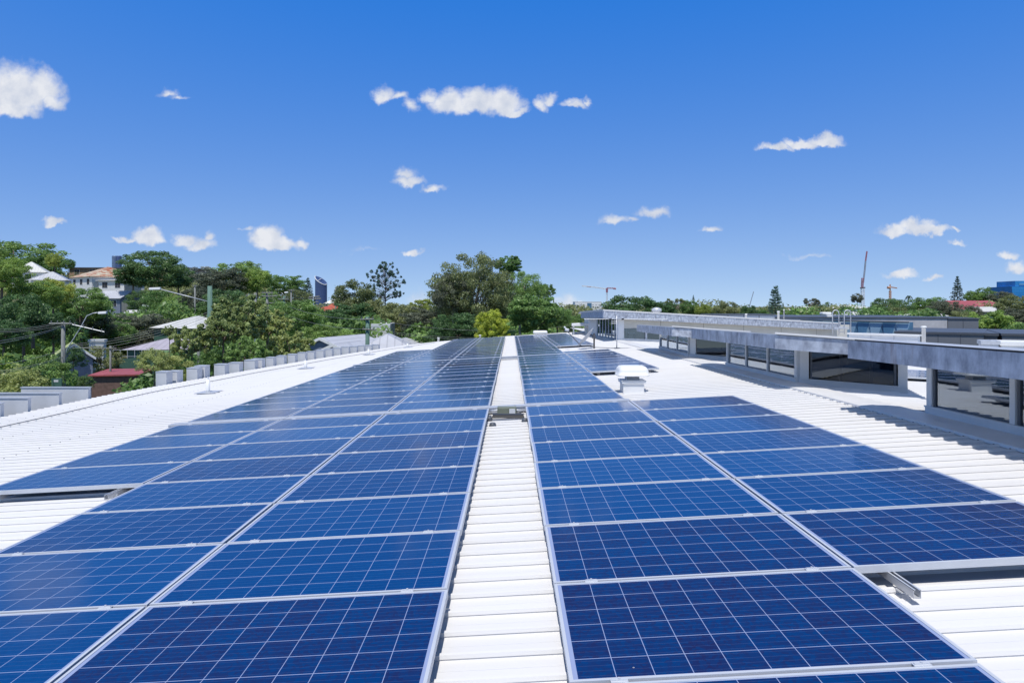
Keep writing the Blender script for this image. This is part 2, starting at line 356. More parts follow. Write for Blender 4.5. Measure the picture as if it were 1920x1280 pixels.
# ------------------------------------------------------------------ terrain
def ground(x, y):
    yy = max(y, 1.0); k = x / yy
    h = -9.0 + 5.5 * smooth((y - 110) / 220)
    h += 13.0 * smooth((y - 85) / 110) * smooth((-k - 0.36) / 0.22) * smooth((500 - y) / 250)
    h += 5.0 * smooth((y - 100) / 90) * smooth((k - 0.5) / 0.2) * smooth((500 - y) / 250)
    h += 0.5 * math.sin(x * 0.06) * math.sin(y * 0.05) * smooth((y - 60) / 40)
    return h
def build_ground():
    ys = [-60, -30, -10, 2, 10] + list(np.linspace(16, 240, 90)) + [260, 290, 330, 380, 440, 520, 650, 850, 1200, 2000, 3500, 6000, 9000, 15000]
    ks = np.linspace(-1.6, 1.6, 121); V = []; Fc = []
    for y in ys:
        for k in ks:
            x = k * max(y, 60); V.append((x, y, ground(x, y)))
    n = len(ks)
    for i in range(len(ys) - 1):
        for j in range(n - 1):
            a = i * n + j; Fc.append((a, a + 1, a + n + 1, a + n))
    me = bpy.data.meshes.new('ground'); me.from_pydata(V, [], Fc); me.materials.append(M_grass)
    me.polygons.foreach_set('use_smooth', [True] * len(Fc))
    o = bpy.data.objects.new('ground', me); link(o); tag(o, kind='structure')
build_ground()
def strip(name, pts, w, m, lift=0.06):
    """a road or path laid on the terrain"""
    b = MB(); fine = []
    for (x0, y0), (x1, y1) in zip(pts, pts[1:]):
        for t in np.linspace(0, 1, 14)[:-1]: fine.append((x0 + (x1 - x0) * t, y0 + (y1 - y0) * t))
    fine.append(pts[-1]); rows = []
    for i, (x, y) in enumerate(fine):
        a = fine[max(i - 1, 0)]; c = fine[min(i + 1, len(fine) - 1)]
        d = Vector((c[0] - a[0], c[1] - a[1])).normalized(); nx, ny = -d.y, d.x
        row = []
        for q in (-.5, -.25, 0, .25, .5):
            X, Y = x + nx * w * q, y + ny * w * q; row.append((X, Y, ground(X, Y) + lift))
        rows.append(row)
    for r0, r1 in zip(rows, rows[1:]):
        for j in range(4): b.face([r0[j], r1[j], r1[j + 1], r0[j + 1]][::-1] if False else [r0[j + 1], r0[j], r1[j], r1[j + 1]][::-1])
    o = b.build(name, m); tag(o, kind='structure'); return o
strip('road', [(-75, 30), (-52, 52), (-40, 70), (-30, 95), (-20, 140)], 9, M_road)
strip('path', [(-48, 60), (-36, 62), (-30, 66)], 5, M_path, 0.10)

# ------------------------------------------------------------------ the building with the white roof
H0, A, B = 1.634, 0.054, 0.0092          # roof pan level under the camera, cross fall, long fall
RIDGE = 5.07
def zr(u, v): return -H0 + A * u - B * v
def zr2(u, v): return -H0 + A * 5.2 - B * v - A * (u - 5.2)
EAVE = [(-12, -10.2), (5, -10.5), (14.1, -10.75), (18, -10.85), (20, -10.6), (25, -9.9), (29.2, -9.2), (35, -8.05), (41, -6.5), (44, -5.0), (46, -3.0), (47.4, -0.3), (48.2, 3.0), (48.7, 5.07)]
def eave(v):
    for (v0, u0), (v1, u1) in zip(EAVE, EAVE[1:]):
        if v <= v1: return u0 + (u1 - u0) * (v - v0) / (v1 - v0)
    return 5.07
bld = thing('curved_building', 'long building with a white ribbed metal roof carrying rows of solar panels', 'building', (0, 22, -9))
def wpart(mb, name, m, parent=bld, **k):
    o = mb.build(name, m, parent, **k)
    if parent is bld: o.location = (0, -22, 9)
    return o
def ribs(v_from, v_to, uL, uR, z, pitch=0.23):
    b = MB(); prof = []
    n = int((v_to - v_from) / pitch)
    for i in range(n):
        v = v_from + i * pitch
        prof += [(v, 0.0), (v + .003, .006), (v - .002, .009), (v + .004, .026), (v + .024, .028), (v + .036, .0)]
        if v < 26: prof += [(v + .125, .0025), (v + .135, 0)]
    V = []
    for v, h in prof: V += [(uL(v), v, z(uL(v), v) + h), (uR(v), v, z(uR(v), v) + h)]
    b.v = V
    for i in range(len(prof) - 1):
        a = 2 * i; b.f.append((a, a + 1, a + 3, a + 2)); b.m.append(0)
    return b
wpart(ribs(-3, 48.6, eave, lambda v: RIDGE, zr), 'roof_slope', M_roof)
wpart(ribs(-3, 62, lambda v: 5.42, lambda v: 21 if v > 9 else 9.5, zr2), 'rear_roof_slope', M_roof)
b = MB()    # ridge capping: a shallow folded strip, plus small end stops behind each rib
for i in range(26):
    v0, v1 = -3 + i * 2.0, -3 + (i + 1) * 2.0 + (0.0)
    zc = lambda u, v: zr(5.07, v) + 0.040 + (0.012 if 5.15 < u < 5.35 else 0)
    us = [4.98, 5.17, 5.25, 5.33, 5.52]
    for ua, ub in zip(us, us[1:]):
        b.face([(ua, v0, zc(ua, v0)), (ub, v0, zc(ub, v0)), (ub, v1, zc(ub, v1)), (ua, v1, zc(ua, v1))])
b.face([(4.98, -3, zr(5.07, -3)), (4.98, -3, zr(5.07, -3) + .04), (4.98, 49, zr(5.07, 49) + .04), (4.98, 49, zr(5.07, 49) + .012)])
wpart(b, 'ridge_capping', M_roof)
b = MB()    # screw heads along the rib crowns
for u_ in (-9.9, -8.3, -6.9, 4.93):
    for i in range(int(30 / .23)):
        v_ = -3 + .23 * (i + 12) + .016
        if u_ > eave(v_) + .2: z_ = zr(u_, v_) + .028; b.box(u_ - .006, u_ + .006, v_ - .006, v_ + .006, z_, z_ + .006)
o = wpart(b, 'roof_screw', M_dkgrey); o['kind'] = 'stuff'
b = MB()    # eave flashing following the curved edge, and the wall below
vs = list(np.linspace(-3, 48.4, 120))
for v0, v1 in zip(vs, vs[1:]):
    a0, a1 = eave(v0), eave(v1)
    b.hexa([(a0 - .07, v0, zr(a0, v0) - .22), (a0 - .004, v0, zr(a0, v0) - .22), (a1 - .004, v1, zr(a1, v1) - .22), (a1 - .07, v1, zr(a1, v1) - .22),
            (a0 - .07, v0, zr(a0, v0) - .012), (a0 - .004, v0, zr(a0, v0) - .012), (a1 - .004, v1, zr(a1, v1) - .012), (a1 - .07, v1, zr(a1, v1) - .012)])
wpart(b, 'eave_flashing', M_roof)
b = MB()
for v0, v1 in zip(vs, vs[1:]):
    a0, a1 = eave(v0) + .35, eave(v1) + .35
    b.face([(a0, v0, zr(a0, v0) - .05), (a1, v1, zr(a1, v1) - .05), (a1, v1, -9.2), (a0, v0, -9.2)])
b.face([(eave(48) + .35, 48, -9.2), (eave(48) + .35, 48, zr(0, 48) - .1), (21, 49, zr2(21, 49) - .1), (21, 49, -9.2)])
wpart(b, 'wall', M_grey)

# --- clerestory window bays: walls at u = 5.5, roofs overhanging to u = 4.65
def zf(u, v): return -0.34 - 0.0131 * v - 0.07 * max(0, u - 4.65)
FH = 0.245
def bay(name, faces, roof_poly, roof_th, wall_path, plinth_h, posts, panes, fmats, soft, inner, rear=None, floor=None):
    """faces: plan polyline of the fascia; wall_path: plan polyline of the window wall; posts/panes placed along it by distance"""
    main = MB()
    for (x0, y0), (x1, y1) in zip(wall_path, wall_path[1:]):      # plinth
        d = Vector((x1 - x0, y1 - y0)).normalized(); n = Vector((d.y, -d.x))
        for off, h0, h1 in ((0.07, -0.05, plinth_h - 0.02), (0.085, plinth_h - 0.02, plinth_h)):
            q = [(x0 - n.x * .1, y0 - n.y * .1), (x1 - n.x * .1, y1 - n.y * .1), (x1 + n.x * off, y1 + n.y * off), (x0 + n.x * off, y0 + n.y * off)]
            main.prism(q, lambda x, y: zr2(x, y) + h0, lambda x, y: zr2(x, y) + h1)
    p = wpart(main, name, M_grey)
    def along(dist):
        for (x0, y0), (x1, y1) in zip(wall_path, wall_path[1:]):
            l = math.hypot(x1 - x0, y1 - y0)
            if dist <= l + 1e-6: t = dist / l; return x0 + (x1 - x0) * t, y0 + (y1 - y0) * t, Vector(((x1 - x0) / l, (y1 - y0) / l))
            dist -= l
        return x1, y1, Vector(((x1 - x0) / l, (y1 - y0) / l))
    for a, w, dpt, mt in posts:
        x, y, d = along(a); n = Vector((d.y, -d.x)); b = MB()
        q = [(x - d.x * w / 2 - n.x * .05, y - d.y * w / 2 - n.y * .05), (x + d.x * w / 2 - n.x * .05, y + d.y * w / 2 - n.y * .05),
             (x + d.x * w / 2 + n.x * dpt, y + d.y * w / 2 + n.y * dpt), (x - d.x * w / 2 + n.x * dpt, y - d.y * w / 2 + n.y * dpt)]
        b.prism(q, lambda X, Y: zr2(X, Y) + plinth_h, lambda X, Y: zf(X, Y) - FH * .6)
        b.build('mullion', mt, p)
    for a0, a1 in panes:
        x0, y0, d = along(a0 + 1e-4); x1, y1, d1 = along(a1); n = Vector((d.y, -d.x)); b = MB(); e = .004
        q = [(x0, y0), (x1, y1), (x1 + n.x * .012, y1 + n.y * .012), (x0 + n.x * .012, y0 + n.y * .012)]
        b.prism(q, lambda X, Y: zr2(X, Y) + plinth_h, lambda X, Y: zf(X, Y) - FH * .6)
        b.build('window_pane', M_glass, p)
    for i, ((x0, y0), (x1, y1)) in enumerate(zip(faces, faces[1:])):
        d = Vector((x1 - x0, y1 - y0)).normalized(); n = Vector((-d.y, d.x)) ; b = MB()
        q = [(x0, y0), (x1, y1), (x1 + n.x * .06, y1 + n.y * .06), (x0 + n.x * .06, y0 + n.y * .06)]
        b.prism(q, lambda X, Y: zf(X, Y) - FH, lambda X, Y: zf(X, Y)); b.build('fascia', fmats[i], p)
    b = MB(); b.prism(roof_poly, lambda x, y: zf(x, y) - .10, lambda x, y: zf(x, y) + roof_th(x, y)); b.build('bay_roof', M_galv_lt if len(roof_poly) == 4 else M_roof, p)
    b = MB(); b.prism(soft, lambda x, y: zf(x, y) - .22, lambda x, y: zf(x, y) - .19); b.build('soffit', M_grey, p)
    if len(faces) == 3:
        (x0, y0), (x1, y1) = faces[1:]; d = Vector((x1 - x0, y1 - y0)).normalized(); n = Vector((-d.y, d.x)); b = MB()
        b.prism([(x0 - n.x * .03, y0 - n.y * .03), (x1 - n.x * .03, y1 - n.y * .03), (x1 + n.x * .35, y1 + n.y * .35), (x0 + n.x * .35, y0 + n.y * .35)], lambda x, y: zf(x, y) + .017, lambda x, y: zf(x, y) + .05); b.build('roof_edge', M_roof, p)
    if rear:
        b = MB(); b.box(4.715, 4.797, 1.5, 9.27, 0, 1); b.v = [(x, y, zf(x, y) + (.020 if z > .5 else -.02)) for x, y, z in b.v]; b.build('gutter_shade_strip', M_black, p)  # added black strip stands in for the shade in the gap behind the fascia
        b = MB(); b.prism(rear, lambda x, y: zf(x, y) - .16, lambda x, y: zf(x, y) + .0 - .03 * max(0, x - 5.1)); b.build('bay_roof', M_roof, p)
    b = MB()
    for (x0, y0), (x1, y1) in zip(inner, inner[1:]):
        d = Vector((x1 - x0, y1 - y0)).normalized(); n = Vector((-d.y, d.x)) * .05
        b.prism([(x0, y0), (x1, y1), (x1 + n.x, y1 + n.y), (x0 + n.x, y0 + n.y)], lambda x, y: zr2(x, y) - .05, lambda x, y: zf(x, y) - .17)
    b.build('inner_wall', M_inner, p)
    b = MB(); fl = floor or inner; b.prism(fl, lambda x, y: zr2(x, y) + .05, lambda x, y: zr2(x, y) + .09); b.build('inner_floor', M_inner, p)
    return p
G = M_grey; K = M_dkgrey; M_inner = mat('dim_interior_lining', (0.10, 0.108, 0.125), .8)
# nearest bay (right edge of the picture)
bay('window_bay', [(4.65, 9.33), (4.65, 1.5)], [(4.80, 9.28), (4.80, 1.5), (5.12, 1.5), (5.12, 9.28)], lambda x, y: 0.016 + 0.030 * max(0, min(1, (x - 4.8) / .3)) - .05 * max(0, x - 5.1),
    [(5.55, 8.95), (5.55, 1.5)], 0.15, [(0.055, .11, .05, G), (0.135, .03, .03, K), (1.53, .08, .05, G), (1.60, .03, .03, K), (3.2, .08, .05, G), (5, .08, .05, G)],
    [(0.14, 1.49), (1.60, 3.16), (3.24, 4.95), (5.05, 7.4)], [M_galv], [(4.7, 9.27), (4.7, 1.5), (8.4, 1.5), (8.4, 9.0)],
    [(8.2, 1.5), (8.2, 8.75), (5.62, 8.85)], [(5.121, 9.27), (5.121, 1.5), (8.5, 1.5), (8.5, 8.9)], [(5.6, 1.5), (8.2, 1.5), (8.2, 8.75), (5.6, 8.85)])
# middle bay
bay('window_bay', [(4.65, 17.4), (4.65, 11.9), (6.9, 10.95)], [(4.70, 17.3), (4.70, 11.93), (6.9, 11.0), (8.3, 14.4), (8.3, 16.8)], lambda x, y: 0.014,
    [(5.43, 16.9), (5.5, 12.9), (7.15, 12.2)], 0.13,
    [(0.06, .10, .05, G), (1.30, .05, .04, G), (2.55, .05, .04, G), (3.93, .10, .04, G), (4.09, .16, .05, G), (4.21, .03, .04, K), (4.72, .06, .01, K), (5.22, .06, .01, K), (5.60, .04, .04, K), (5.72, .15, .05, G)],
    [(0.11, 1.275), (1.325, 2.525), (2.575, 3.88), (4.225, 5.58)], [M_galv, M_galv], [(4.72, 17.2), (4.72, 12.0), (6.8, 11.1), (8.2, 14.4), (8.2, 16.7)],
    [(7.15, 12.32), (8.2, 14.7), (8.2, 16.4), (5.55, 16.8)], None, [(5.56, 12.95), (7.1, 12.3), (8.2, 14.7), (8.2, 16.4), (5.5, 16.8)])
# third bay
bay('window_bay', [(4.65, 24.95), (4.65, 19.5), (6.6, 18.65)], [(4.70, 24.9), (4.70, 19.55), (6.6, 18.7), (7.8, 22), (7.8, 24.6)], lambda x, y: 0.02,
    [(5.56, 25.1), (5.45, 20.5), (6.7, 19.4)], 0.14,
    [(0.06, .10, .05, G), (1.35, .06, .04, G), (2.85, .06, .04, G), (4.45, .10, .04, G), (4.70, .18, .05, M_white), (6.22, .12, .04, G)],
    [(0.11, 1.32), (1.38, 2.82), (2.88, 4.40), (4.80, 6.16)], [M_galv2, M_galv2], [(4.72, 24.8), (4.72, 19.6), (6.5, 18.8), (7.7, 22), (7.7, 24.5)],
    [(6.72, 19.5), (7.7, 22.6), (7.7, 24.6), (5.65, 25.0)], None, [(5.52, 20.55), (6.66, 19.5), (7.7, 22.6), (7.7, 24.6), (5.6, 25.0)])

# --- higher block at the far end
def zu(u, v): return -0.2 - 0.0162 * (v - 32) - 0.047 * (u - 4.4)
UD = Vector((14.6, 7.0)).normalized()
b = MB()
up_wall = [(5.4, 33.0), (5.4 + UD.x * 15.6, 33.0 + UD.y * 15.6), (18.5, 50), (5.1, 50)]
b.prism([(7.6, 34.05), (5.4 + UD.x * 15.6, 33.0 + UD.y * 15.6), (18.5, 50), (7.5, 50)], lambda x, y: zr2(x, y) - .1, lambda x, y: zu(x, y) - .25)
up = wpart(b, 'upper_storey', M_cream)
def upper(mb, name, m): return mb.build(name, m, up)
def q_along(a0, a1, n0, n1):     # quad along the front of the upper storey
    s = Vector((5.4, 33.0)); nn = Vector((UD.y, -UD.x))
    return [(s + UD * a0 + nn * n0), (s + UD * a1 + nn * n0), (s + UD * a1 + nn * n1), (s + UD * a0 + nn * n1)][::-1]
def zq(name, m, a0, a1, n0, n1, z0, z1):
    b = MB(); b.prism([(p.x, p.y) for p in q_along(a0, a1, n0, n1)], z0, z1); return upper(b, name, m)
zb = lambda x, y: zr2(x, y) - .05
zq('upper_wall', M_cream, 0.0, 16.2, -.05, 0.04, lambda x, y: -1.05, lambda x, y: zu(x, y) - .28)
zq('sill', M_grey, 0, 2.5, -.05, 0.09, zb, lambda x, y: zr2(x, y) + .14)
zq('lower_wall', M_cream, 2.5, 16.0, -.05, 0.035, zb, lambda x, y: -1.05)
zq('window_pane', M_clear, 0.1, 1.40, 0, .012, lambda x, y: zr2(x, y) + .14, lambda x, y: -1.05)
zq('window_pane', M_glass, 1.50, 2.5, 0, .012, lambda x, y: zr2(x, y) + .14, lambda x, y: -1.05)
zq('mullion', M_grey, 1.40, 1.50, -.03, .06, lambda x, y: zr2(x, y) + .14, lambda x, y: -1.05)
zq('corner_post', M_white, -0.25, 0.10, -.1, .08, zb, lambda x, y: zu(x, y) - .28)
b = MB(); b.prism([(5.9, 34.4), (6.9, 34.9), (6.85, 35.0), (5.85, 34.5)], lambda x, y: -2.0, lambda x, y: -1.0); upper(b, 'inner_wall', M_white)
for i in range(8):      # mullions of the side glazing, stepping back toward the far end
    t = i / 7; x = 5.32 - .3 * t; y = 33.25 + 5.8 * t; b = MB(); b.box(x - .05, x + .05, y - .04, y + .04, zr2(x, y) - .05, zu(x, y) - .28); upper(b, 'mullion', M_grey if i in (0, 7) else M_galv_lt)
b = MB(); b.prism([(5.30, 33.2), (5.315, 33.2), (5.015, 39.0), (5.0, 39.0)], lambda x, y: zr2(5.3, y) + .05, lambda x, y: zu(x, y) - .28); upper(b, 'window_pane', M_glass)
b = MB(); b.prism([(4.95, 39.0), (5.1, 39.0), (5.0, 45), (4.9, 45)], lambda x, y: zr2(5.3, y) - .05, lambda x, y: zu(x, y) - .28); upper(b, 'side_wall', M_grey)
for (p0, p1, nm) in (((4.4, 42.5), (4.4, 32.0), 'fascia'), ((4.4, 32.0), (19.0, 39.0), 'fascia')):
    d = Vector((p1[0] - p0[0], p1[1] - p0[1])).normalized(); n = Vector((-d.y, d.x)); b = MB()
    b.prism([p0, p1, (p1[0] + n.x * .08, p1[1] + n.y * .08), (p0[0] + n.x * .08, p0[1] + n.y * .08)], lambda x, y: zu(x, y) - .34, zu); upper(b, nm, M_galv2)
b = MB(); b.prism([(4.37, 42.5), (4.37, 31.97), (19.02, 38.99), (19.02, 50), (5, 50)], lambda x, y: zu(x, y) + .003, lambda x, y: zu(x, y) + .075)
upper(b, 'upper_roof', M_roof)

# ------------------------------------------------------------------ solar panels
FB = 0.13           # top of the frame above the roof pan
PW, PD = 1.65, 0.99
def panel_proto():
    root = thing('solar_panel', 'x', 'solar panel')
    b = MB(); w = .0155; h = .040; x0, x1, y0, y1 = -PW / 2, PW / 2, 0, PD
    b.box(x0, x1, y0, y0 + w, -h, 0); b.box(x0, x1, y1 - w, y1, -h, 0)
    b.box(x0, x0 + w, y0 + w, y1 - w, -h, 0); b.box(x1 - w, x1, y0 + w, y1 - w, -h, 0)
    b.build('frame', M_alu, root)
    b = MB(); x0 += .012; x1 -= .012; y0 += .012; y1 -= .012; b.face([(x0, y0, -.0035), (x1, y0, -.0035), (x1, y1, -.0035), (x0, y1, -.0035)])
    b.face([(x0, y0, -.009), (x0, y1, -.009), (x1, y1, -.009), (x1, y0, -.009)])
    me = b.mesh('cell_sheet', [M_solar]); uvl = me.uv_layers.new(name='UVMap')
    for lp in me.loops:
        c = me.vertices[lp.vertex_index].co; uvl.data[lp.index].uv = (c.x - x0, c.y - y0)
    o = bpy.data.objects.new('cell_sheet', me); link(o, root)
    for cxp in (-.62, .60):
        b = MB(); b.box(cxp - .035, cxp + .035, PD - .004, PD + .024, -.001, .004); b.box(cxp - .03, cxp + .03, PD + .004, PD + .016, .004, .009)
        b.lathe((cxp, PD + .010, .009), [(.006, 0), (.006, .005)], 8); b.build('clamp', M_alu, root)
    return root
proto = panel_proto()
pitch_x = math.atan(A); ORD = ['first', 'second', 'third', 'fourth', 'fifth', 'sixth', 'seventh', 'eighth', 'ninth', 'tenth', 'eleventh', 'twelfth', 'thirteenth',
    'fourteenth', 'fifteenth', 'sixteenth', 'seventeenth', 'eighteenth', 'nineteenth', 'twentieth']
UL, GAP, GC = -0.349, 0.583, 0.018
UC = {'R1': UL + GAP + PW / 2, 'R2': UL + GAP + PW * 1.5 + GC, 'L1': UL - PW / 2, 'L2': UL - PW * 1.5 - GC, 'L3': UL - PW * 2.5 - 2 * GC}
CN = {'R1': 'first column right of the walkway', 'R2': 'second column right of the walkway', 'L1': 'first column left of the walkway',
      'L2': 'second column left of the walkway', 'L3': 'third column left of the walkway'}
VN, VA, VB = 2.735, 11.16, 23.65
BLOCKS = [('near block', {'L1': range(-1, 8), 'L2': range(-1, 8), 'L3': range(4, 8), 'R1': range(-1, 8), 'R2': range(1, 8)}, VN, -1),
          ('middle block', {'L1': range(12), 'L2': range(12), 'L3': range(12), 'R1': range(12), 'R2': range(5, 12)}, VA, 0),
          ('far block', {'L1': range(20), 'L2': range(20), 'L3': range(8), 'R1': range(20), 'R2': list(range(0, 1)) + list(range(5, 20))}, VB, 0)]
rngp = random.Random(5); used = False
M_PAN = Matrix.Rotation(-math.atan(A), 4, 'Y') @ Matrix.Rotation(-math.atan(B), 4, 'X')
def place_panel(u, v, z, label, group, slope=None):
    global used
    o = proto if not used else copy_tree(proto)
    used = True
    o.location = (u, v, z); o.rotation_euler = (-math.atan(B), -math.atan(A if slope is None else slope), rngp.uniform(-.0006, .0006))
    o.location.z += rngp.uniform(-.0015, .0015)
    tag(o, label, None, group)
for bn, cols_, v0, first in BLOCKS:
    for c, rows in cols_.items():
        for i, n in enumerate(rows):
            jit = rngp.uniform(-.004, .004); u = UC[c] + jit; v = v0 + 1.01 * n
            place_panel(u, v, zr(u, v) + FB, 'blue solar panel, %s row of the %s, %s' % (ORD[n - first], bn, CN[c]), 'solar panels on the white roof')
for r in range(3):
    for c in range(2):
        u = 9.6 + c * 1.68; v = 15.2 + r * 1.01
        place_panel(u, v, zr2(u, v) + FB, 'blue panel on the rear roof slope, %s row, %s' % (ORD[r], ('nearer the window bays', 'farther from the window bays')[c]), 'solar panels behind the window bays', -A)

# mounting rails (one thing each), with feet
def rail(u, va, vb, label):
    t = thing('mounting_rail', label, 'rail', (u, va, zr(u, va)), 0, 'aluminium mounting rails under the panels')
    b = MB(); L_ = vb - va; dz = lambda y: -B * y
    for x0, x1, z0, z1 in ((-.020, -.017, .045, .087), (.017, .020, .045, .087), (-.020, .020, .042, .045), (-.020, -.009, .084, .0875), (.009, .020, .084, .0875)):
        b.hexa([(x0, 0, z0), (x1, 0, z0), (x1, L_, z0 + dz(L_)), (x0, L_, z0 + dz(L_)), (x0, 0, z1), (x1, 0, z1), (x1, L_, z1 + dz(L_)), (x0, L_, z1 + dz(L_))])
    b.build('channel', M_rail, t)
    n = max(2, int(L_ / 1.4) + 1)
    for i in range(min(n, 4)):
        y = .12 + i * (L_ - .3) / (n - 1); b = MB(); z = dz(y)
        b.box(-.03, .03, y - .03, y + .03, .030 + z, .036 + z); b.box(.021, .027, y - .022, y + .022, .036 + z, .078 + z); b.lathe((.033, y, .05 + z), [(.008, 0), (.008, .014)], 8)
        b.build('foot', M_rail, t)
for bn, cols_, v0, first in BLOCKS:
    for c, rows in cols_.items():
        rows = list(rows); runs = []
        for n in rows:
            if runs and runs[-1][1] == n - 1: runs[-1][1] = n
            else: runs.append([n, n])
        for k, (a, z_) in enumerate(runs):
            for s, nm in ((-.62, 'left'), (.60, 'right')):
                ext = .24 if (c in ('R2', 'L3') and bn == 'near block') else 0.03
                rail(UC[c] + s, v0 + 1.01 * a - ext, v0 + 1.01 * (z_ + 1), '%s metal rail under the %s, %s%s' % (nm, CN[c], bn, '' if len(runs) == 1 else (', front run', ', back run')[k]))

# galvanised cable trays across the array
def tray(ua, ub, v, label, w=.17, h=.075, lift=.045):
    t = thing('cable_tray', label, 'cable tray', (ua, v, zr(ua, v)), 0, 'cable trays crossing the roof')
    L_ = ub - ua; b = MB()
    def bx(y0, y1, z0, z1, x0=0, x1=None):
        x1 = L_ if x1 is None else x1
        b.hexa([(x0, y0, z0 + A * x0), (x1, y0, z0 + A * x1), (x1, y1, z0 + A * x1), (x0, y1, z0 + A * x0), (x0, y0, z1 + A * x0), (x1, y0, z1 + A * x1), (x1, y1, z1 + A * x1), (x0, y1, z1 + A * x0)])
    bx(0, .004, lift, lift + h); bx(w - .004, w, lift, lift + h); bx(.004, w - .004, lift, lift + .004); b.build('tray_body', M_galv_lt, t)
    n = int(L_ / 2.4) + 1
    for i in range(n):
        b = MB(); x0 = i * L_ / n; x1 = (i + 1) * L_ / n - .008; bx(-.006, w + .006, lift + h, lift + h + .004, x0, x1); bx(-.009, -.006, lift + h - .014, lift + h + .004, x0, x1); b.build('lid', M_galv_lt, t)
    for i in range(int(L_ / 1.1)):
        x = .5 + i * 1.1; b = MB(); bx(.02, w - .02, .0, lift, x - .02, x + .02); b.build('bracket', M_rail, t)
    return t
tray(-5.5, 1.93, 10.86, 'galvanised cable tray crossing the roof nearer the camera', .20, .085)
tray(-5.45, 1.93, 23.36, 'galvanised cable tray crossing the roof farther away', .18, .085)

# ------------------------------------------------------------------ small things on the roof
def rz_(u, v): return zr(u, v)
t = thing('isolator_box', 'grey green electrical isolator box under the near cable tray in the walkway', 'electrical box', (-.06, 10.52, rz_(-.06, 10.5)))
b = MB(); b.box(-.15, .15, 0.05, .21, .05, .16); b.build('box_body', mat('grey_green_plastic', (0.19, 0.21, 0.16), .5), t, bevel=.006)
b = MB(); b.box(-.13, .02, .035, .05, .06, .15); b.build('cover', mat('grey_green_plastic', (0.19, 0.21, 0.16), .5), t, bevel=.004)
b = MB(); b.box(.035, .13, .037, .05, .07, .14); b.build('cover', M_grey, t, bevel=.004)
for s in (-1, 1):
    b = MB(); b.tube([(s * .09, .10, .12), (s * .24, .12, .10), (s * .27, .25, .07)], .014, 8); b.build('conduit', M_galv_lt, t, True)
t = thing('rubber_support', 'black rubber support block lying in the walkway under the isolator box', 'support block', (-.04, 10.36, rz_(-.04, 10.36)))
b = MB(); b.hexa([(-.25, -.05, .036), (.25, -.05, .036), (.25, .07, .036), (-.25, .07, .036), (-.23, -.03, .075), (.23, -.03, .075), (.23, .05, .075), (-.23, .05, .075)]); b.build('block', M_black, t, bevel=.005)
b = MB(); b.box(-.24, .24, -.005, .03, .0755, .095); b.build('strut_channel', M_dkgrey, t)
for (u, v, lab) in ((-.26, 9.75, 'small dark rubber foot in the walkway beside the left panels'), (.21, 10.0, 'small dark rubber foot in the walkway beside the right panels'), (-.33, 10.35, 'small dark rubber foot tucked under the left panels near the tray'), (.12, 10.75, 'small dark rubber foot behind the isolator box')):
    b = MB(); b.lathe((0, 0, 0), [(.05, .0), (.052, .03), (.04, .065), (.03, .07)], 14); o = b.build('rubber_stand', M_dkgrey, None, True); o.location = (u, v, rz_(u, v)); tag(o, lab, 'rubber foot')

# square exhaust fan with a domed cowl
ve = P(1188, 740, 12.62); ve = (ve.x, 12.62, rz_(ve.x, 12.62))
t = thing('roof_exhaust', 'white square roof exhaust fan with a domed cowl beside the panels', 'roof vent', ve)
b = MB(); b.box(-.195, .195, -.02, .37, -.06, .20); b.build('base_box', M_white, t, bevel=.006)
b = MB(); b.box(-.225, .225, -.045, .395, .195, .245); b.box(-.235, .235, -.055, .405, .240, .250); b.build('flange', M_white, t, bevel=.004)
b = MB(); b.box(-.115, .115, .05, .30, .25, .36); b.build('throat', M_grey, t)
b = MB()
for i in range(5): b.box(-.118, .118, .046, .050, .262 + i * .019, .270 + i * .019)
b.build('louvre', M_dkgrey, t)
cow = []
for z, s in ((.335, 1.0), (.35, 1.03), (.352, .985), (.43, .955), (.478, .89), (.505, .78), (.514, .6)): cow.append((z, s))
b = MB(); seg = 40; n0 = 0
for z, s in cow:
    for j in range(seg):
        a = 2 * math.pi * j / seg; ca, sa = math.cos(a), math.sin(a); e = 0.33
        b.v.append((math.copysign(abs(ca) ** e, ca) * .295 * s, .175 + math.copysign(abs(sa) ** e, sa) * .27 * s, z))
for i in range(len(cow) - 1):
    for j in range(seg):
        k = (j + 1) % seg; b.f.append((i * seg + j, i * seg + k, (i + 1) * seg + k, (i + 1) * seg + j)); b.m.append(0)
b.f.append(tuple((len(cow) - 1) * seg + j for j in range(seg))); b.m.append(0); b.f.append(tuple(reversed(range(seg)))); b.m.append(0)
b.build('cowl', M_white, t, True)

# satellite dish, seen edge-on, tilted back
du, dv = 3.55, 27.3; dz = zr(du, dv)
t = thing('satellite_dish', 'grey satellite dish tilted up on a black post, its receiver arm reaching left', 'satellite dish', (du, dv, dz))
b = MB(); b.tube([(-.18, .05, 0), (-.18, .05, .62)], .032, 10); b.build('post', M_black, t, True)
b = MB(); b.tube([(-.18, .05, .5), (-.30, .05, .56), (-.42, .0, .60)], .03, 8); b.box(-.26, -.12, -.02, .1, .42, .56); b.build('bracket', M_dkgrey, t)
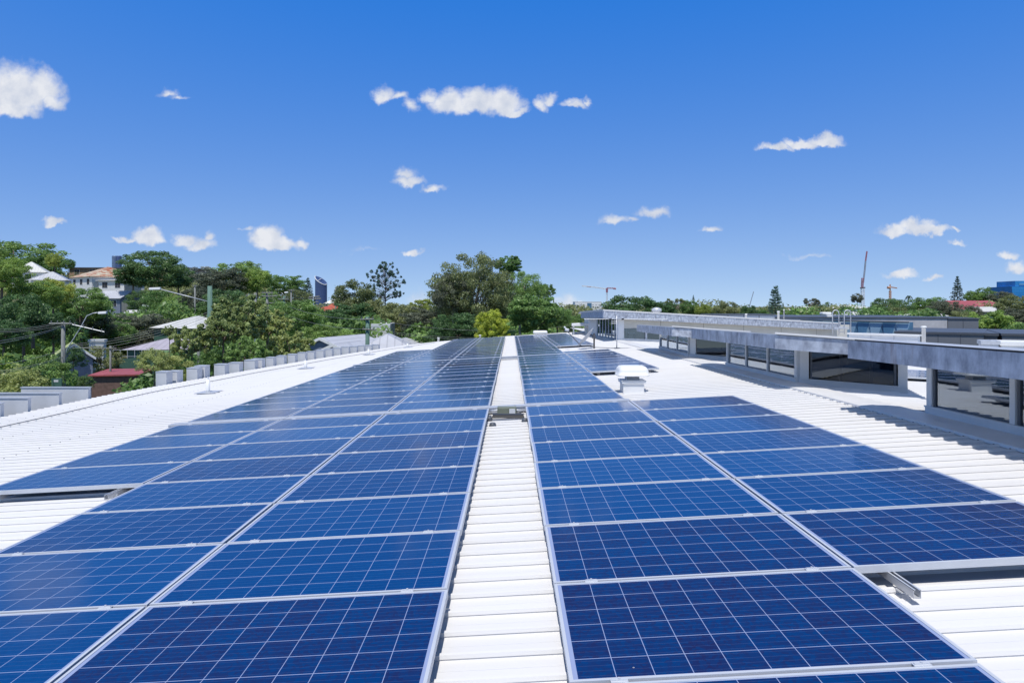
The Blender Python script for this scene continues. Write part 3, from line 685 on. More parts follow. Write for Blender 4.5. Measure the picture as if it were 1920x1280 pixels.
# parabolic reflector: axis points left and up
ax = Vector((-.74, .16, .66)).normalized(); cdish = Vector((-.47, 0, .42)); e1 = ax.cross(Vector((0, 1, 0))).normalized(); e2 = ax.cross(e1).normalized()
b = MB(); rings = 8; seg = 40; Rr = .47
for side in (0, 1):
    for i in range(rings + 1):
        r = Rr * i / rings; h = (r / Rr) ** 2 * .10 - .012 * side
        for j in range(seg):
            a = 2 * math.pi * j / seg; b.v.append(tuple(cdish + e1 * (r * math.cos(a) * 1.02) + e2 * (r * math.sin(a) * .9) + ax * h))
o_ = (rings + 1) * seg
for side in (0, 1):
    for i in range(rings):
        for j in range(seg):
            k = (j + 1) % seg; q = (side * o_ + i * seg + j, side * o_ + i * seg + k, side * o_ + (i + 1) * seg + k, side * o_ + (i + 1) * seg + j)
            b.f.append(q if side else q[::-1]); b.m.append(0)
for j in range(seg):
    k = (j + 1) % seg; b.f.append((rings * seg + j, rings * seg + k, o_ + rings * seg + k, o_ + rings * seg + j)); b.m.append(0)
b.build('reflector', mat('dish_grey', (0.50, 0.53, 0.57), .5), t, True)
low = cdish - e1 * 0; arm0 = Vector((-.74, -.02, .14)); 
lnb = Vector(((1063 - CX) / F * dv - du, 0, (HY - 620) / F * dv - dz))
b = MB(); b.tube([arm0, lnb], .017, 8); b.build('receiver_arm', M_dkgrey, t, True)
b = MB(); b.tube([lnb + Vector((-.08, 0, .05)), lnb + Vector((.08, 0, .02))], .06, 10); b.tube([lnb + Vector((-.02, 0, .08)), lnb + Vector((-.12, 0, .16))], .035, 10); b.build('receiver', M_grey, t, True)

# television aerial on a slim mast, with base cable
mu, mv = 4.12, 26.3; mz = zr(mu, mv)
t = thing('television_aerial', 'slim mast carrying a long horizontal television aerial in front of the windows', 'aerial', (mu, mv, mz))
top = (HY - 592) / F * mv - mz
b = MB(); b.tube([(0, 0, 0), (0, 0, top)], [.022, .018], 8); b.build('mast', M_rail, t, True)
bz = (HY - 598) / F * mv - mz; xl = (1095 - CX) / F * mv - mu; xr = (1250 - CX) / F * mv - mu
b = MB(); b.tube([(xl, .02, bz), (0, .02, bz)], .012, 6); b.tube([(.18, .02, bz), (xr, -.1, bz - .01)], .012, 6); b.build('boom', M_white, t)
b = MB()
for i in range(7):
    x = -.35 + i * .07; b.tube([(x, -.22, bz + .01), (x, .25, bz + .01)], .006, 6)
for z in (bz - .09, bz - .17): b.tube([(-.22, .02, z), (.02, .02, z)], .012, 6)
b.build('element', M_galv_lt, t)
b = MB(); b.box(-.30, -.2, -.03, .05, bz - .03, bz + .03); b.box(.19, .28, -.03, .05, bz - .03, bz + .03); b.build('clip', M_black, t)
b = MB(); b.box(-.10, .12, -.08, .08, .03, .06); b.build('base_plate', M_dkgrey, t)
b = MB(); b.tube([(-1.35, .9, .10), (-.8, .5, .05), (-.3, .1, .045), (.2, -.05, .045), (.45, .0, .05), (.7, -.03, .045), (.85, -.12, .045)], .013, 6); b.build('cable', M_dkgrey, t, True)

# anchor posts of the roof safety line
for (x, y, h, w, lab) in ((390, 738, .33, .22, 'nearest white anchor post with a flat base plate on the left roof edge'), (573, 692, .27, .2, 'second white anchor post on the left roof edge'),
                    (691, 666, .25, .2, 'third white anchor post on the left roof edge'), (764, 652, .2, .18, 'fourth white anchor post, smallest with a base plate')):
    k = (x - CX) / F; v = H0 / ((y - HY) / F - B + A * k); u = k * v
    t = thing('anchor_post', lab, 'anchor post', (u, v, zr(u, v)), .2, 'roof anchor posts')
    b = MB(); b.lathe((0, 0, .045), [(.055, 0), (.05, .05), (.045, h)], 12); b.build('post', M_white, t, True)
    b = MB(); b.hexa([(-.28, -.24, .034), (.2, -.3, .044), (.32, .22, .046), (-.14, .26, .04), (-.28, -.24, .045), (.2, -.3, .055), (.32, .22, .057), (-.14, .26, .051)]); b.build('base_plate', M_galv_lt, t)
    b = MB(); b.lathe((0, 0, .045 + h), [(.025, 0), (.025, .03), (.012, .05)], 10); b.build('eye_bolt', M_galv_lt, t)
for x, y0, y1, v, lab in ((822, 634, 642, 44.0, 'small white pipe stub on the far roof edge, left one'), (900, 629, 636, 46.6, 'small white pipe stub on the far roof edge beside the yellow tree')):
    b = MB(); p = P(x, y0, v); h = p.z - zr(p.x, v); b.lathe((0, 0, 0), [(.075, 0), (.07, h), (.085, h), (.085, h + .05)], 12); o = b.build('pipe_stub', M_white, None, True); o.location = (p.x, v, zr(p.x, v)); tag(o, lab, 'pipe')
b = MB(); pts = [(eave(v) + 1.35 + .03 * math.sin(v), v, zr(eave(v) + 1.35, v) + .05) for v in np.linspace(2, 42, 60)]
b.tube(pts, .009, 5); tag(b.build('safety_cable', M_dkgrey), 'thin dark safety cable lying along the left roof edge', 'cable')
t = thing('roof_unit', 'low white plastic roof cap at the far end of the panels', 'roof vent', (P(1013, 622, 45.5).x, 45.5, zr(2, 45.5)))
b = MB(); b.box(-.48, .48, -.3, .3, .12, .34); b.build('cap', M_white, t, bevel=.09); b = MB(); b.box(-.3, .45, -.22, .22, 0, .12); b.build('curb', M_grey, t)
b = MB(); b.box(.1, 1.5, -.75, -.35, .05, .11); b.build('flashing_sheet', M_galv_lt, t)

# pergola at the far end of the roof
t = thing('shade_frame', 'white flat roofed shade frame at the far end of the roof', 'canopy', (4.5, 44.5, zr(4.5, 44.5)))
def wp(mb, name, m, t, **k): o = mb.build(name, m, t, **k); o.location = -Vector(t.location); return o
b = MB(); p0 = P(1072, 608, 43.0); p1 = P(1121, 604.5, 43.0); p2 = P(1121, 603, 48); p3 = P(1072, 606, 48)
b.hexa([p0 - Vector((0, 0, .13)), p1 - Vector((0, 0, .2)), p2 - Vector((0, 0, .2)), p3 - Vector((0, 0, .13)), p0, p1, p2, p3]); wp(b, 'canopy', M_white, t)
for x, y in ((1075.5, 624), (1099, 622)):
    b = MB(); p = P(x, y, 43.3); b.box(p.x - .04, p.x + .04, 43.25, 43.33, zr(p.x, 43.3) - .1, -1.2); wp(b, 'post', M_white, t)
b = MB(); a = P(1100, 614, 45); c = P(1121, 622, 45); b.box(a.x, c.x, 45, 45.1, zr(4.5, 45) - .1, a.z); wp(b, 'back_panel', M_dkgrey, t)

t = thing('stool', 'small pale stool standing behind the far window beside the aerial mast', 'stool', (P(1184, 640, 34.0).x, 34.0, zr2(6.1, 34.0) + .02))
b = MB(); b.box(-.19, .19, -.16, .16, .36, .41); b.build('seat', M_grey, t, bevel=.01)
for sx in (-1, 1):
    for sy in (-1, 1):
        b = MB(); b.tube([(sx * .2, sy * .16, 0), (sx * .14, sy * .12, .36)], .022, 6); b.build('leg', M_dkgrey, t)
# whirlybird and pipes on the upper roof
p = P(1231, 586, 41); t = thing('turbine_vent', 'round spinning turbine vent on the upper roof before the dark fig', 'roof vent', (p.x, 41, p.z - .25))
b = MB(); b.lathe((0, 0, 0), [(.16, 0), (.15, .28)], 16); b.build('neck', M_galv_lt, t, True)
b = MB(); b.lathe((0, 0, .26), [(.16, 0), (.25, .05), (.29, .14), (.25, .24), (.12, .30), (.04, .31)], 20)
for i in range(16):
    a = i * math.pi / 8; b.box(.285 * math.cos(a) - .008, .285 * math.cos(a) + .008, .285 * math.sin(a) - .008, .285 * math.sin(a) + .008, .30, .50)
b.build('turbine_head', M_galv_lt, t, True)
for x, y0, y1, v, r, lab in ((1399, 588, 600, 40, .05, 'short white pipe on the upper roof, leftmost'), (1459.5, 583, 603, 40, .06, 'taller white pipe standing at the front of the upper roof'),
                       (1470, 580, 592, 50, .05, 'thin white pipe behind the taller one, near the tall conifer'), (1732, 611, 642, 24, .065, 'white vent pipe with a cap before the dark grey building')):
    a = P(x, y0, v); c = P(x, y1, v); h = a.z - c.z + .5; b = MB(); b.lathe((0, 0, 0), [(r, 0), (r, h - .06), (r * 1.5, h - .06), (r * 1.5, h - .02), (r * .8, h)], 14)
    o = b.build('vent_pipe', M_white, None, True); o.location = (c.x, v, c.z - .5); tag(o, lab, 'pipe')
p = P(1548, 590, 55); t = thing('roof_exhaust', 'small white exhaust box with a rounded cap on the concrete building', 'roof vent', (p.x, 55, p.z))
b = MB(); b.box(-.38, .38, -.3, .3, -.0, .22); b.build('cap', M_white, t, bevel=.08); b = MB(); b.box(-.10, .34, -.5, -.1, -.75, 0); b.build('duct', M_white, t)
# ladder hoops
t = thing('access_ladder', 'galvanised ladder with two curved handrails at the end of the upper roof', 'ladder', tuple(P(1578, 625, 37.5)))
o0 = Vector(t.location)
for xa, xb in ((1561, 1573), (1583, 1595)):
    b = MB(); pts = [P(xa, 626, 37.5), P(xa, 592, 37.5)]
    for i in range(7):
        a = math.pi * i / 6; pts.append(P((xa + xb) / 2 - (xb - xa) / 2 * math.cos(a), 588 - 7 * math.sin(a), 37.5))
    pts += [P(xb, 592, 37.6), P(xb, 628, 37.7)]
    b.tube([q - o0 for q in pts], .028, 8); b.build('handrail', M_galv_lt, t, True)
for y in (604, 613, 622):
    b = MB(); b.tube([P(1573, y, 37.6) - o0, P(1583, y + .4, 37.6) - o0], .02, 6); b.build('rung', M_galv_lt, t)
b = MB(); q = P(1568, 615, 37.4) - o0; b.box(q.x - .1, q.x + .7, -.1, .3, q.z - .03, q.z + .03); b.build('landing', M_galv_lt, t)

# parapet blades outside the curved eave
def eave_at(k):
    best = min(np.linspace(8, 46, 800), key=lambda v: abs(eave(v) / v - k)); return float(best)
fi = 0
for x, top, lab in ((15, 757, 'fourth'), (66, 747, 'third'), (124, 738, 'second'), (178, 727, 'first')):
    v = eave_at((x - CX) / F); u = eave(v) - .16; zt = (HY - top) / F * v
    b = MB(); b.box(-1.75, 0, 0, .10, zt - 4.0 - 0, zt); o = b.build('parapet_wall', M_finc); o.location = (u, v, 0)
    b2 = MB(); b2.box(-1.77, .015, -.015, .115, zt, zt + .02); c = b2.build('coping', M_galv_lt, o)
    tag(o, 'wide grey parapet slab at the left edge, %s counting from the gap' % lab, 'wall slab', 'grey slabs outside the left roof edge')
FX = [(298, 697), (318, 696), (355, 690), (370, 686), (406, 683), (434, 680), (463, 675), (476, 673), (503, 670), (523, 667), (543, 664), (562, 661), (579, 659), (596, 656), (612, 654), (628, 652), (643, 650), (658, 649), (672, 648), (686, 647), (699, 646)]
for i, (x, top) in enumerate(FX):
    wp_ = 20 if i < 8 else 14
    v = eave_at((x + wp_ - CX) / F); w = wp_ / F * v; u = eave(v) - .10; zt = (HY - top - 0.5) / F * v
    b = MB(); b.box(-w, 0, 0, .38, zt - 3.2, zt); o = b.build('screen_fin', M_finc); o.location = (u, v, 0)
    b2 = MB(); b2.box(-w - .01, .01, -.01, .39, zt, zt + .015); b2.build('coping', M_galv_lt, o)
    tag(o, 'small grey upright fin outside the curved eave, %s from the left' % (ORD[i] if i < 20 else 'twenty first'), 'wall fin', 'grey fins along the curved eave')

# ------------------------------------------------------------------ distant buildings, generic builders
def world_build(mb, name, m, t, **k):
    o = mb.build(name, m, t, **k); o.location = (0, 0, 0); o.matrix_parent_inverse = Matrix.Identity(4)
    R_ = Matrix.Translation(t.location) @ Matrix.Rotation(t.rotation_euler[2], 4, 'Z'); o.data.transform(R_.inverted()); return o
def house(label, x, v, w, d, y_eave, y_ridge, wallm, roofm, kind='hip', rz=0.0, wins=0, name='house', over=.45, cat='house', z_base=None, winm=None, vert=None, group=None):
    """x: centre column, v: distance of the near wall, w: width in metres, eave / ridge rows"""
    cx = (x - CX) / F * v; ze = (HY - y_eave) / F * v; zrid = (HY - y_ridge) / F * (v + d * .5)
    zb_ = (ground(cx, v + d / 2) - 0.5) if z_base is None else z_base
    t = thing(name, label, cat, (cx, v + d / 2, zb_), rz, group); h = ze - zb_; hr = max(.25, zrid - zb_)
    b = MB(); b.box(-w / 2, w / 2, -d / 2, d / 2, 0, h - .02); wl = b.build('wall', wallm, t)
    b = MB(); W, D = w / 2 + over, d / 2 + over; e = h; th = .12
    if kind == 'hip':
        r = max(0.0, (W - D)); pts = [(-W, -D, e), (W, -D, e), (W, D, e), (-W, D, e), (-r, 0, hr), (r, 0, hr)] if W > D else [(-W, -D, e), (W, -D, e), (W, D, e), (-W, D, e), (0, -(D - W), hr), (0, (D - W), hr)]
        b.v = pts
        b.f = [(0, 1, 5, 4), (1, 2, 5), (2, 3, 4, 5), (3, 0, 4), (3, 2, 1, 0)] if W > D else [(0, 1, 4), (1, 2, 5, 4), (2, 3, 5), (3, 0, 4, 5), (3, 2, 1, 0)]
        b.m = [0] * 5
    elif kind == 'gable':     # ridge along x
        b.hexa([(-W, -D, e - .1), (W, -D, e - .1), (W, 0, hr - .1), (-W, 0, hr - .1), (-W, -D, e), (W, -D, e), (W, 0, hr), (-W, 0, hr)])
        b.hexa([(-W, 0, hr - .1), (W, 0, hr - .1), (W, D, e - .1), (-W, D, e - .1), (-W, 0, hr), (W, 0, hr), (W, D, e), (-W, D, e)])
        for s in (-1, 1):
            g = MB(); g.face([(s * w / 2, -d / 2, h - .05), (s * w / 2, d / 2, h - .05), (s * w / 2, 0, hr - .15)]); g.build('gable_end', wallm, t)
    elif kind == 'gable_y':   # gable faces the camera
        b.hexa([(-W, -D, e - .1), (0, -D, hr - .1), (0, D, hr - .1), (-W, D, e - .1), (-W, -D, e), (0, -D, hr), (0, D, hr), (-W, D, e)])
        b.hexa([(0, -D, hr - .1), (W, -D, e - .1), (W, D, e - .1), (0, D, hr - .1), (0, -D, hr), (W, -D, e), (W, D, e), (0, D, hr)])
        for s in (-1, 1):
            g = MB(); g.face([(-w / 2, s * d / 2, h - .05), (w / 2, s * d / 2, h - .05), (0, s * d / 2, hr - .15)][::s]); g.build('gable_end', wallm, t)
        g = MB()
        for s in (-1, 1): g.hexa([(s * W, -D - .04, e - .22), (0, -D - .04, hr - .22), (0, -D, hr - .22), (s * W, -D, e - .22), (s * W, -D - .04, e + .02), (0, -D - .04, hr + .02), (0, -D, hr + .02), (s * W, -D, e + .02)])
        g.build('bargeboard', M_white, t)
    elif kind == 'skillion':
        b.hexa([(-W, -D, e - .12), (W, -D, e - .12), (W, D, hr - .12), (-W, D, hr - .12), (-W, -D, e), (W, -D, e), (W, D, hr), (-W, D, hr)])
    else:
        b.box(-W, W, -D, D, e - .05, e + .22)
    b.build('roof', roofm, t)
    wm = winm or M_dark
    for i in range(wins):
        xx = -w / 2 + w * (i + .5) / wins; ww = min(.65, w / wins * .32); hh = min(1.2, h * .4); zt = h - .45
        b = MB(); b.box(xx - ww - .06, xx + ww + .06, -d / 2 - .05, -d / 2 + .02, zt - hh - .06, zt + .06); f = b.build('window_frame', M_white, t)
        b = MB(); b.box(xx - ww, xx - .02, -d / 2 - .07, -d / 2 - .04, zt - hh, zt); b.box(xx + .02, xx + ww, -d / 2 - .07, -d / 2 - .04, zt - hh, zt); b.build('pane', wm, f)
    return t
RF_white = mat('white_sheet_roof', (0.62, 0.62, 0.60), .5, var=.12, scale=.6, stripes=(0, 1.6, .25))
RF_grey = mat('grey_sheet_roof', (0.50, 0.51, 0.55), .5, var=.14, scale=.6, stripes=(0, 1.6, .3))
RF_mauve = mat('faded_mauve_roof', (0.40, 0.37, 0.43), .6, var=.16, scale=.7, stripes=(0, 1.3, .25))
RF_rust = mat('rusting_iron_roof', (0.52, 0.49, 0.38), .8, scale=.9, c2=(0.34, 0.10, 0.045), stretch=(1.6, .8, .2), stripes=(0, .9, .25))
RF_red = mat('red_sheet_roof', (0.37, 0.09, 0.09), .5, var=.15, scale=.5, stripes=(0, 1.2, .2))
RF_terra = mat('terracotta_tile_roof', (0.45, 0.10, 0.06), .7, var=.25, scale=2.5, stripes=(2, 3, .25))
RF_green = mat('yellow_green_roof', (0.40, 0.46, 0.20), .6, var=.2, scale=.5)
W_cream = mat('cream_wall', (0.55, 0.52, 0.45), .8); W_green = mat('dark_green_wall', (0.055, 0.13, 0.10), .7); W_lgreen = mat('pale_green_wall', (0.26, 0.42, 0.19), .7)
W_brick = mat('red_brown_brick', (0.19, 0.12, 0.10), .9, var=.3, scale=5, stripes=(2, 11, .25)); W_tan = mat('tan_brick', (0.36, 0.24, 0.16), .85, var=.2)
W_blueg = mat('blue_grey_wall', (0.20, 0.23, 0.30), .7)
WHT = mat('white_weatherboard', (0.70, 0.70, 0.69), .7, var=.05, stripes=(2, 5, .12))

# left hillside
house('old white house with a rust streaked pyramid roof on the left hillside', 175, 150, 11.5, 11, 519, 500, WHT, RF_rust, 'hip', R(-38), 3)
house('white lean to wing beside the rusty roofed house', 213, 147, 6.5, 5, 525, 522, WHT, RF_white, 'skillion', R(-12), 2)
house('small blue grey cottage with a grey roof below the rusty roofed house', 207, 138, 6.0, 6, 559, 545, W_blueg, RF_grey, 'gable', R(-12), 2)
house('large white roofed house half hidden by trees on the far left hill', 36, 165, 7, 9, 510, 491, WHT, RF_white, 'hip', R(25), 1)
house('white roofed house stepping down beside the far left hilltop', 78, 160, 7, 8, 525, 509, WHT, RF_grey, 'hip', R(20), 1)
house('long flat roofed tan brick flats behind the hillside trees', 245, 190, 34, 10, 503, 501, W_tan, M_dkgrey, 'flat', R(3), 8, 'apartment_block', cat='building')
house('low white shed roof below the hillside fence', 252, 118, 2.8, 3, 586, 581, WHT, RF_white, 'gable', R(10), 0, 'garden_shed', cat='shed')
# left valley
house('white roofed hall beyond the street pole', 345, 92, 7.5, 8, 615, 592, W_green, RF_white, 'hip', R(-22), 1, 'hall', cat='building')
house('white roofed annexe beside the hall behind the street pole', 380, 96, 6.5, 8, 614, 597, W_green, RF_white, 'hip', R(-22), 1, 'hall', cat='building')
house('green club house with a faded mauve roof beside the tennis court', 303, 78, 7.8, 6, 655, 634, W_green, RF_mauve, 'hip', R(0), 0, 'club_house', cat='building')
house('light green low wall building in front of the club house', 318, 75, 2.9, .4, 661, 660.4, W_lgreen, W_lgreen, 'flat', 0, 0, 'low_wall', over=.02, cat='wall')
house('small brick shed with a flat red roof in the left valley', 205, 58, 3.6, 4.2, 702, 695, W_brick, RF_red, 'skillion', R(12), 0, 'brick_shed', over=.22, cat='shed')
house('mauve gabled hut with a yellow green roof behind the left street pole', 104, 63, 3.0, 5, 672, 642, W_blueg, RF_green, 'gable_y', R(35), 0, 'hut', over=.25, cat='shed')
house('small grey kiosk cabinet behind the left street pole', 176, 80, 1.5, 1.5, 640, 637, M_grey, M_grey, 'flat', R(20), 0, 'kiosk', over=.1, cat='kiosk')
house('red terracotta roofed house far off below the curved tower', 616, 165, 7.5, 8, 588, 568, W_cream, RF_terra, 'hip', R(15), 2)
house('red terracotta roofed house front wing far off beside the pole', 612, 150, 7.5, 6, 583, 574, W_cream, RF_terra, 'hip', R(15), 1)
house('white peaked tent roof beyond the terracotta house', 633, 230, 8.5, 8, 569, 554, M_white, M_white, 'hip', 0, 0, 'tent', over=.5, cat='tent')
house('grey gabled house front wing with white bargeboards behind the grey fins', 636, 50, 1.7, 5, 656, 641, W_blueg, RF_grey, 'gable_y', R(-10), 0, over=.15)
house('larger grey gabled house behind the smaller gable', 622, 57, 3.0, 8, 648, 629, W_blueg, RF_grey, 'gable_y', R(-14), 0, over=.2)
house('long grey roofed house behind the green pole', 700, 62, 7.5, 8, 655, 631, W_blueg, RF_grey, 'hip', R(8), 0)
house('grey roofed house nearer the roof edge, pyramid roof', 713, 56, 3.8, 7, 655, 625, W_blueg, RF_grey, 'hip', R(8), 0)
house('pale grey wall of a taller house behind the green pole', 709, 72, 2.0, 6, 611, 609, M_grey, M_grey, 'flat', R(5), 0, over=.02)
house('grey hip roofed house right of the green pole', 748, 66, 3.6, 6, 652, 633, W_blueg, RF_grey, 'hip', R(0), 0)
# right side
house('white apartment block with a dark glass strip on the horizon', 1103, 420, 16.5, 14, 566, 565, M_white, M_white, 'flat', 0, 0, 'apartment_block', over=.1, cat='building')
house('small white building on the horizon beside the round tree', 1060, 400, 8, 12, 577, 576, M_white, M_white, 'flat', 0, 3, 'office_building', over=.1, cat='building')
house('red roofed hall on the right hillside, larger one', 1840, 150, 10.0, 9, 577, 563.5, W_blueg, RF_red, 'gable', R(4), 3, 'hall', cat='building')
house('red roofed hall on the right hillside, smaller left one', 1800, 146, 4.8, 8, 580, 566.5, W_blueg, RF_red, 'gable', R(4), 0, 'hall', cat='building')
house('white gabled house below the larger red roof', 1878, 118, 3.4, 6, 584, 575, WHT, RF_white, 'gable_y', R(30), 1)
house('white roofed house beside the umbrella shaped tree', 1517, 160, 5.0, 7, 582, 574, WHT, RF_white, 'hip', R(10), 2)
house('cream roofed house below the red and white crane', 1607, 165, 8.5, 8, 578, 571.5, W_cream, RF_white, 'hip', R(10), 2)
house('white roofed house left of the crane, partly behind trees', 1575, 168, 5.0, 7, 579, 575, W_cream, RF_white, 'hip', 0, 0)
house('small white pyramid roof above the concrete building', 1608, 105, 2.6, 4, 591, 584, WHT, RF_white, 'hip', 0, 0)
house('second small white roof above the concrete building', 1634, 107, 2.8, 4, 590, 586, WHT, RF_white, 'hip', 0, 0)
house('dark blue roofed house behind the ladder', 1624, 130, 6.0, 5, 583, 580, W_blueg, mat('slate_blue_roof', (0.10, 0.15, 0.22), .6), 'hip', 0, 0)
house('little white roof among the trees right of the concrete wall top', 1719, 100, 2.2, 3, 592, 588, WHT, RF_white, 'hip', 0, 0)
house('white cottage half hidden left of the red halls', 1757, 108, 2.8, 4, 592, 588.5, WHT, RF_white, 'gable', 0, 1)

# apartment detail on the horizon
t = bpy.data.objects['apartment_block.001']; b = MB(); b.box(-.7, 2.1, -7.12, -7.0, 2, t_h := (HY - 568) / F * 420 - t.location.z); b.build('glass_strip', M_bluegl, t)
b = MB()
for i in range(8):
    for j in range(5):
        if 3 <= i <= 4: continue
        x = -7.4 + i * 1.95; z = t_h - 1.0 - j * 1.35; b.box(x, x + 1.1, -7.09, -7.0, z - .25, z)
b.build('balcony_row', mat('shaded_balcony', (0.30, 0.31, 0.33), .8), t)
b = MB(); b.box(-6, -3.5, -2, 2, t_h, t_h + 1.2); b.box(3, 4, -2, 2, t_h, t_h + .9); b.build('roof_plant', M_white, t)

# --- buildings behind the window bays
def wallbox(name, label, cat, p0, p1, ztop, zbot, depth, m, joints=0, cap=None, jm=None, capth=.16):
    """upright building block whose front runs p0 -> p1 in plan, depth behind it"""
    p0, p1 = Vector(p0), Vector(p1); d = (p1 - p0); L_ = d.length; ang = math.atan2(d.y, d.x)
    t = thing(name, label, cat, (p0.x, p0.y, zbot), ang); h = ztop - zbot
    b = MB(); b.box(0, L_, 0, depth, 0, h - capth if cap else h); b.build('wall', m, t)
    if cap: b = MB(); b.box(-.06, L_ + .06, -.06, depth, h - capth, h); b.build('parapet_cap', cap, t)
    for i in range(joints):
        b = MB(); x = L_ * (i + 1) / (joints + 1); b.box(x - .02, x + .02, -.012, .0, 0, h - capth - .01); b.build('joint', jm or M_dkgrey, t)
    return t, L_, h
wallbox('concrete_building', 'long pale concrete walled building with a dark parapet behind the ladder', 'building', (18.6, 54.5), (33.05, 51.2), -.80, -9, 14, M_conc, 1, M_dkgrey, capth=.09)
wallbox('charcoal_block', 'charcoal panelled end block of the concrete building beside the bright tree', 'building', (33.1, 51.2), (35.0, 50.6), -.84, -9, 8, M_midgrey, 1, M_dkgrey, capth=.09)
wallbox('low_charcoal_building', 'low charcoal panelled building at the right edge, left wing', 'building', (23.6, 41.5), (27.2, 38.9), -1.50, -9, 9, M_midgrey, 3, M_dkgrey, capth=.13)
wallbox('low_charcoal_building', 'low charcoal panelled building, recessed dark middle part', 'building', (27.3, 39.3), (28.0, 38.9), -1.52, -9, 9, M_dkgrey, 0, M_dkgrey)
wallbox('low_charcoal_building', 'low charcoal panelled building at the right edge, right wing', 'building', (28.05, 38.6), (31.5, 36.6), -1.52, -9, 9, M_midgrey, 2, M_dkgrey, capth=.13)
wallbox('parapet_block', 'low white parapet wall beside the vent pipe', 'wall', (13.8, 27.6), (15.5, 25.75), -1.06, -2.6, .25, M_white, 2, M_white, jm=M_grey, capth=.06)
wallbox('parapet_block', 'low white parapet wall at the right edge behind the near fascia', 'wall', (20.6, 28.4), (22.6, 27.4), -1.47, -2.8, 2.0, M_white, 0, M_white)
wallbox('plant_box', 'small grey metal box at the left end of the white parapet at the right edge', 'plant box', (19.95, 28.6), (20.45, 28.35), -1.43, -2.8, 1.0, M_galv_lt, 0, M_galv_lt)
wallbox('rear_wall', 'pale grey parapet wall left of the tall white pipe', 'wall', (15.2, 51), (19.9, 51), -.55, -3, 3, M_galv_lt, 3, M_dkgrey, capth=.08)
# folded blue glass screen
t = thing('glass_screen_building', 'blue folded glass screen wall in front of the concrete building', 'building', (22.4, 52, -9)); O = Vector(t.location)
pts = [Vector((22.4 + (25.75 - 22.4) * i / 9, 52 + (43.6 - 52) * i / 9, 0)) for i in range(10)]; nn = Vector((-8.4, -3.35, 0)).normalized()
for i in range(9):
    a, c = pts[i], pts[i + 1]; ap = (a + c) / 2 + nn * .35; zt, zb0 = -1.03, -3.6
    A0, C0, A1, C1 = [Vector((q.x, q.y, z)) for z in (zt, zb0) for q in (a, c)]
    top = Vector(((a.x + c.x) / 2, (a.y + c.y) / 2, zt)); fold = Vector((ap.x, ap.y, zb0 + .5))
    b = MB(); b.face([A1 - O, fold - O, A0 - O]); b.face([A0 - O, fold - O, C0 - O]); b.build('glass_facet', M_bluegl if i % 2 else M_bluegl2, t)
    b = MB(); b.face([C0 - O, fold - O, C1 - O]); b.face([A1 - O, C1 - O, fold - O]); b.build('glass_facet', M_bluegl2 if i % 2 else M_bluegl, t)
b = MB(); b.prism([(pts[0].x, pts[0].y), (pts[-1].x, pts[-1].y), (pts[-1].x + .25, pts[-1].y + .1), (pts[0].x + .25, pts[0].y + .1)], lambda x, y: -8.9, lambda x, y: -1.0)
b.v = [tuple(Vector(q) - O) for q in b.v]; b.build('wall', M_bluegl, t)
b = MB(); b.tube([Vector((pts[0].x - .1, pts[0].y, -1.0)) - O, Vector((pts[-1].x - .1, pts[-1].y, -1.0)) - O], .05, 6); b.build('top_rail', M_dkgrey, t)
# blue office at the right edge
t = thing('blue_office_building', 'bright blue glass office building cut by the right edge of the picture', 'building', tuple(P(1931, 565, 300)) )
O = Vector(t.location); b = MB(); k = 300 / F
b.hexa([(-28 * k, 0, -8), (30 * k, 0, -8), (30 * k, 14, -8), (-25 * k, 14, -8), (-34 * k, 0, (565 - 537) * k), (34 * k, 0, (565 - 537) * k), (34 * k, 14, (565 - 537) * k), (-34 * k, 14, (565 - 537) * k)])
MB_blue = mat('bright_blue_glass', (0.02, 0.22, 0.55), .4, var=.25, scale=.25, stripes=(2, .8, .25)); b.build('lower_storeys', MB_blue, t)
b = MB(); b.box(-26 * k, 30 * k, .5, 12, (565 - 537) * k, (565 - 526.5) * k); b.build('top_storey', MB_blue, t); b = MB(); b.box(-19 * k, 28 * k, .3, .5, (565 - 534.5) * k, (565 - 530.5) * k); b.build('window_band', mat('pale_blue_band', (0.10, 0.30, 0.55), .3), t)

# city towers
MT = mat('tower_glass', (0.060, 0.095, 0.22), .35, var=.2, scale=.02, stripes=(2, .12, .25)); MT2 = mat('tower_glass_pale', (0.14, 0.20, 0.33), .35, var=.35, scale=.06, stripes=(2, .12, .2))
v = 1900; k = v / F
c = P(602, 575, v); t = thing('skyscraper', 'dark blue skyscraper with a curved slanting crown on the skyline', 'skyscraper', (c.x, v, -5)); b = MB(); seg = 36
prof = []
for j in range(seg):
    a = 2 * math.pi * j / seg; X, Y = 11 * k * math.cos(a), 11 * k * math.sin(a); zt = (61 - 8.5 * (X / (11 * k) + 1) ** 1.6 * .55 - 3.5 * max(0, -Y / (11 * k)) * 2.2) * k
    prof.append((X, Y, zt))
for j in range(seg):
    q = (j + 1) % seg; b.face([(prof[j][0], prof[j][1], 0), (prof[q][0], prof[q][1], 0), prof[q], prof[j]])
b.face(prof); b.build('shaft', MT, t)
b = MB(); b.tube([prof[j] for j in range(18, 36)], .7 * k, 5); b.tube([prof[30], prof[25], (-.1 * k, 0, 56 * k), prof[9]], .55 * k, 5); b.build('crown_edge', M_white, t)
c = P(219, 575, 2300); k = 2300 / F; t = thing('skyscraper', 'pair of pale blue cylindrical towers above the left hill', 'skyscraper', (c.x, 2300, -5))
for i, (dx, r, h) in enumerate(((-3.6, 5.0, 98), (4.2, 4.6, 98))):
    b = MB(); b.lathe((dx * k, 0, 0), [(r * k, 0), (r * k, (h - 1) * k), (r * .9 * k, h * k)], 24); b.build('shaft', (MT2, MT)[i], t)
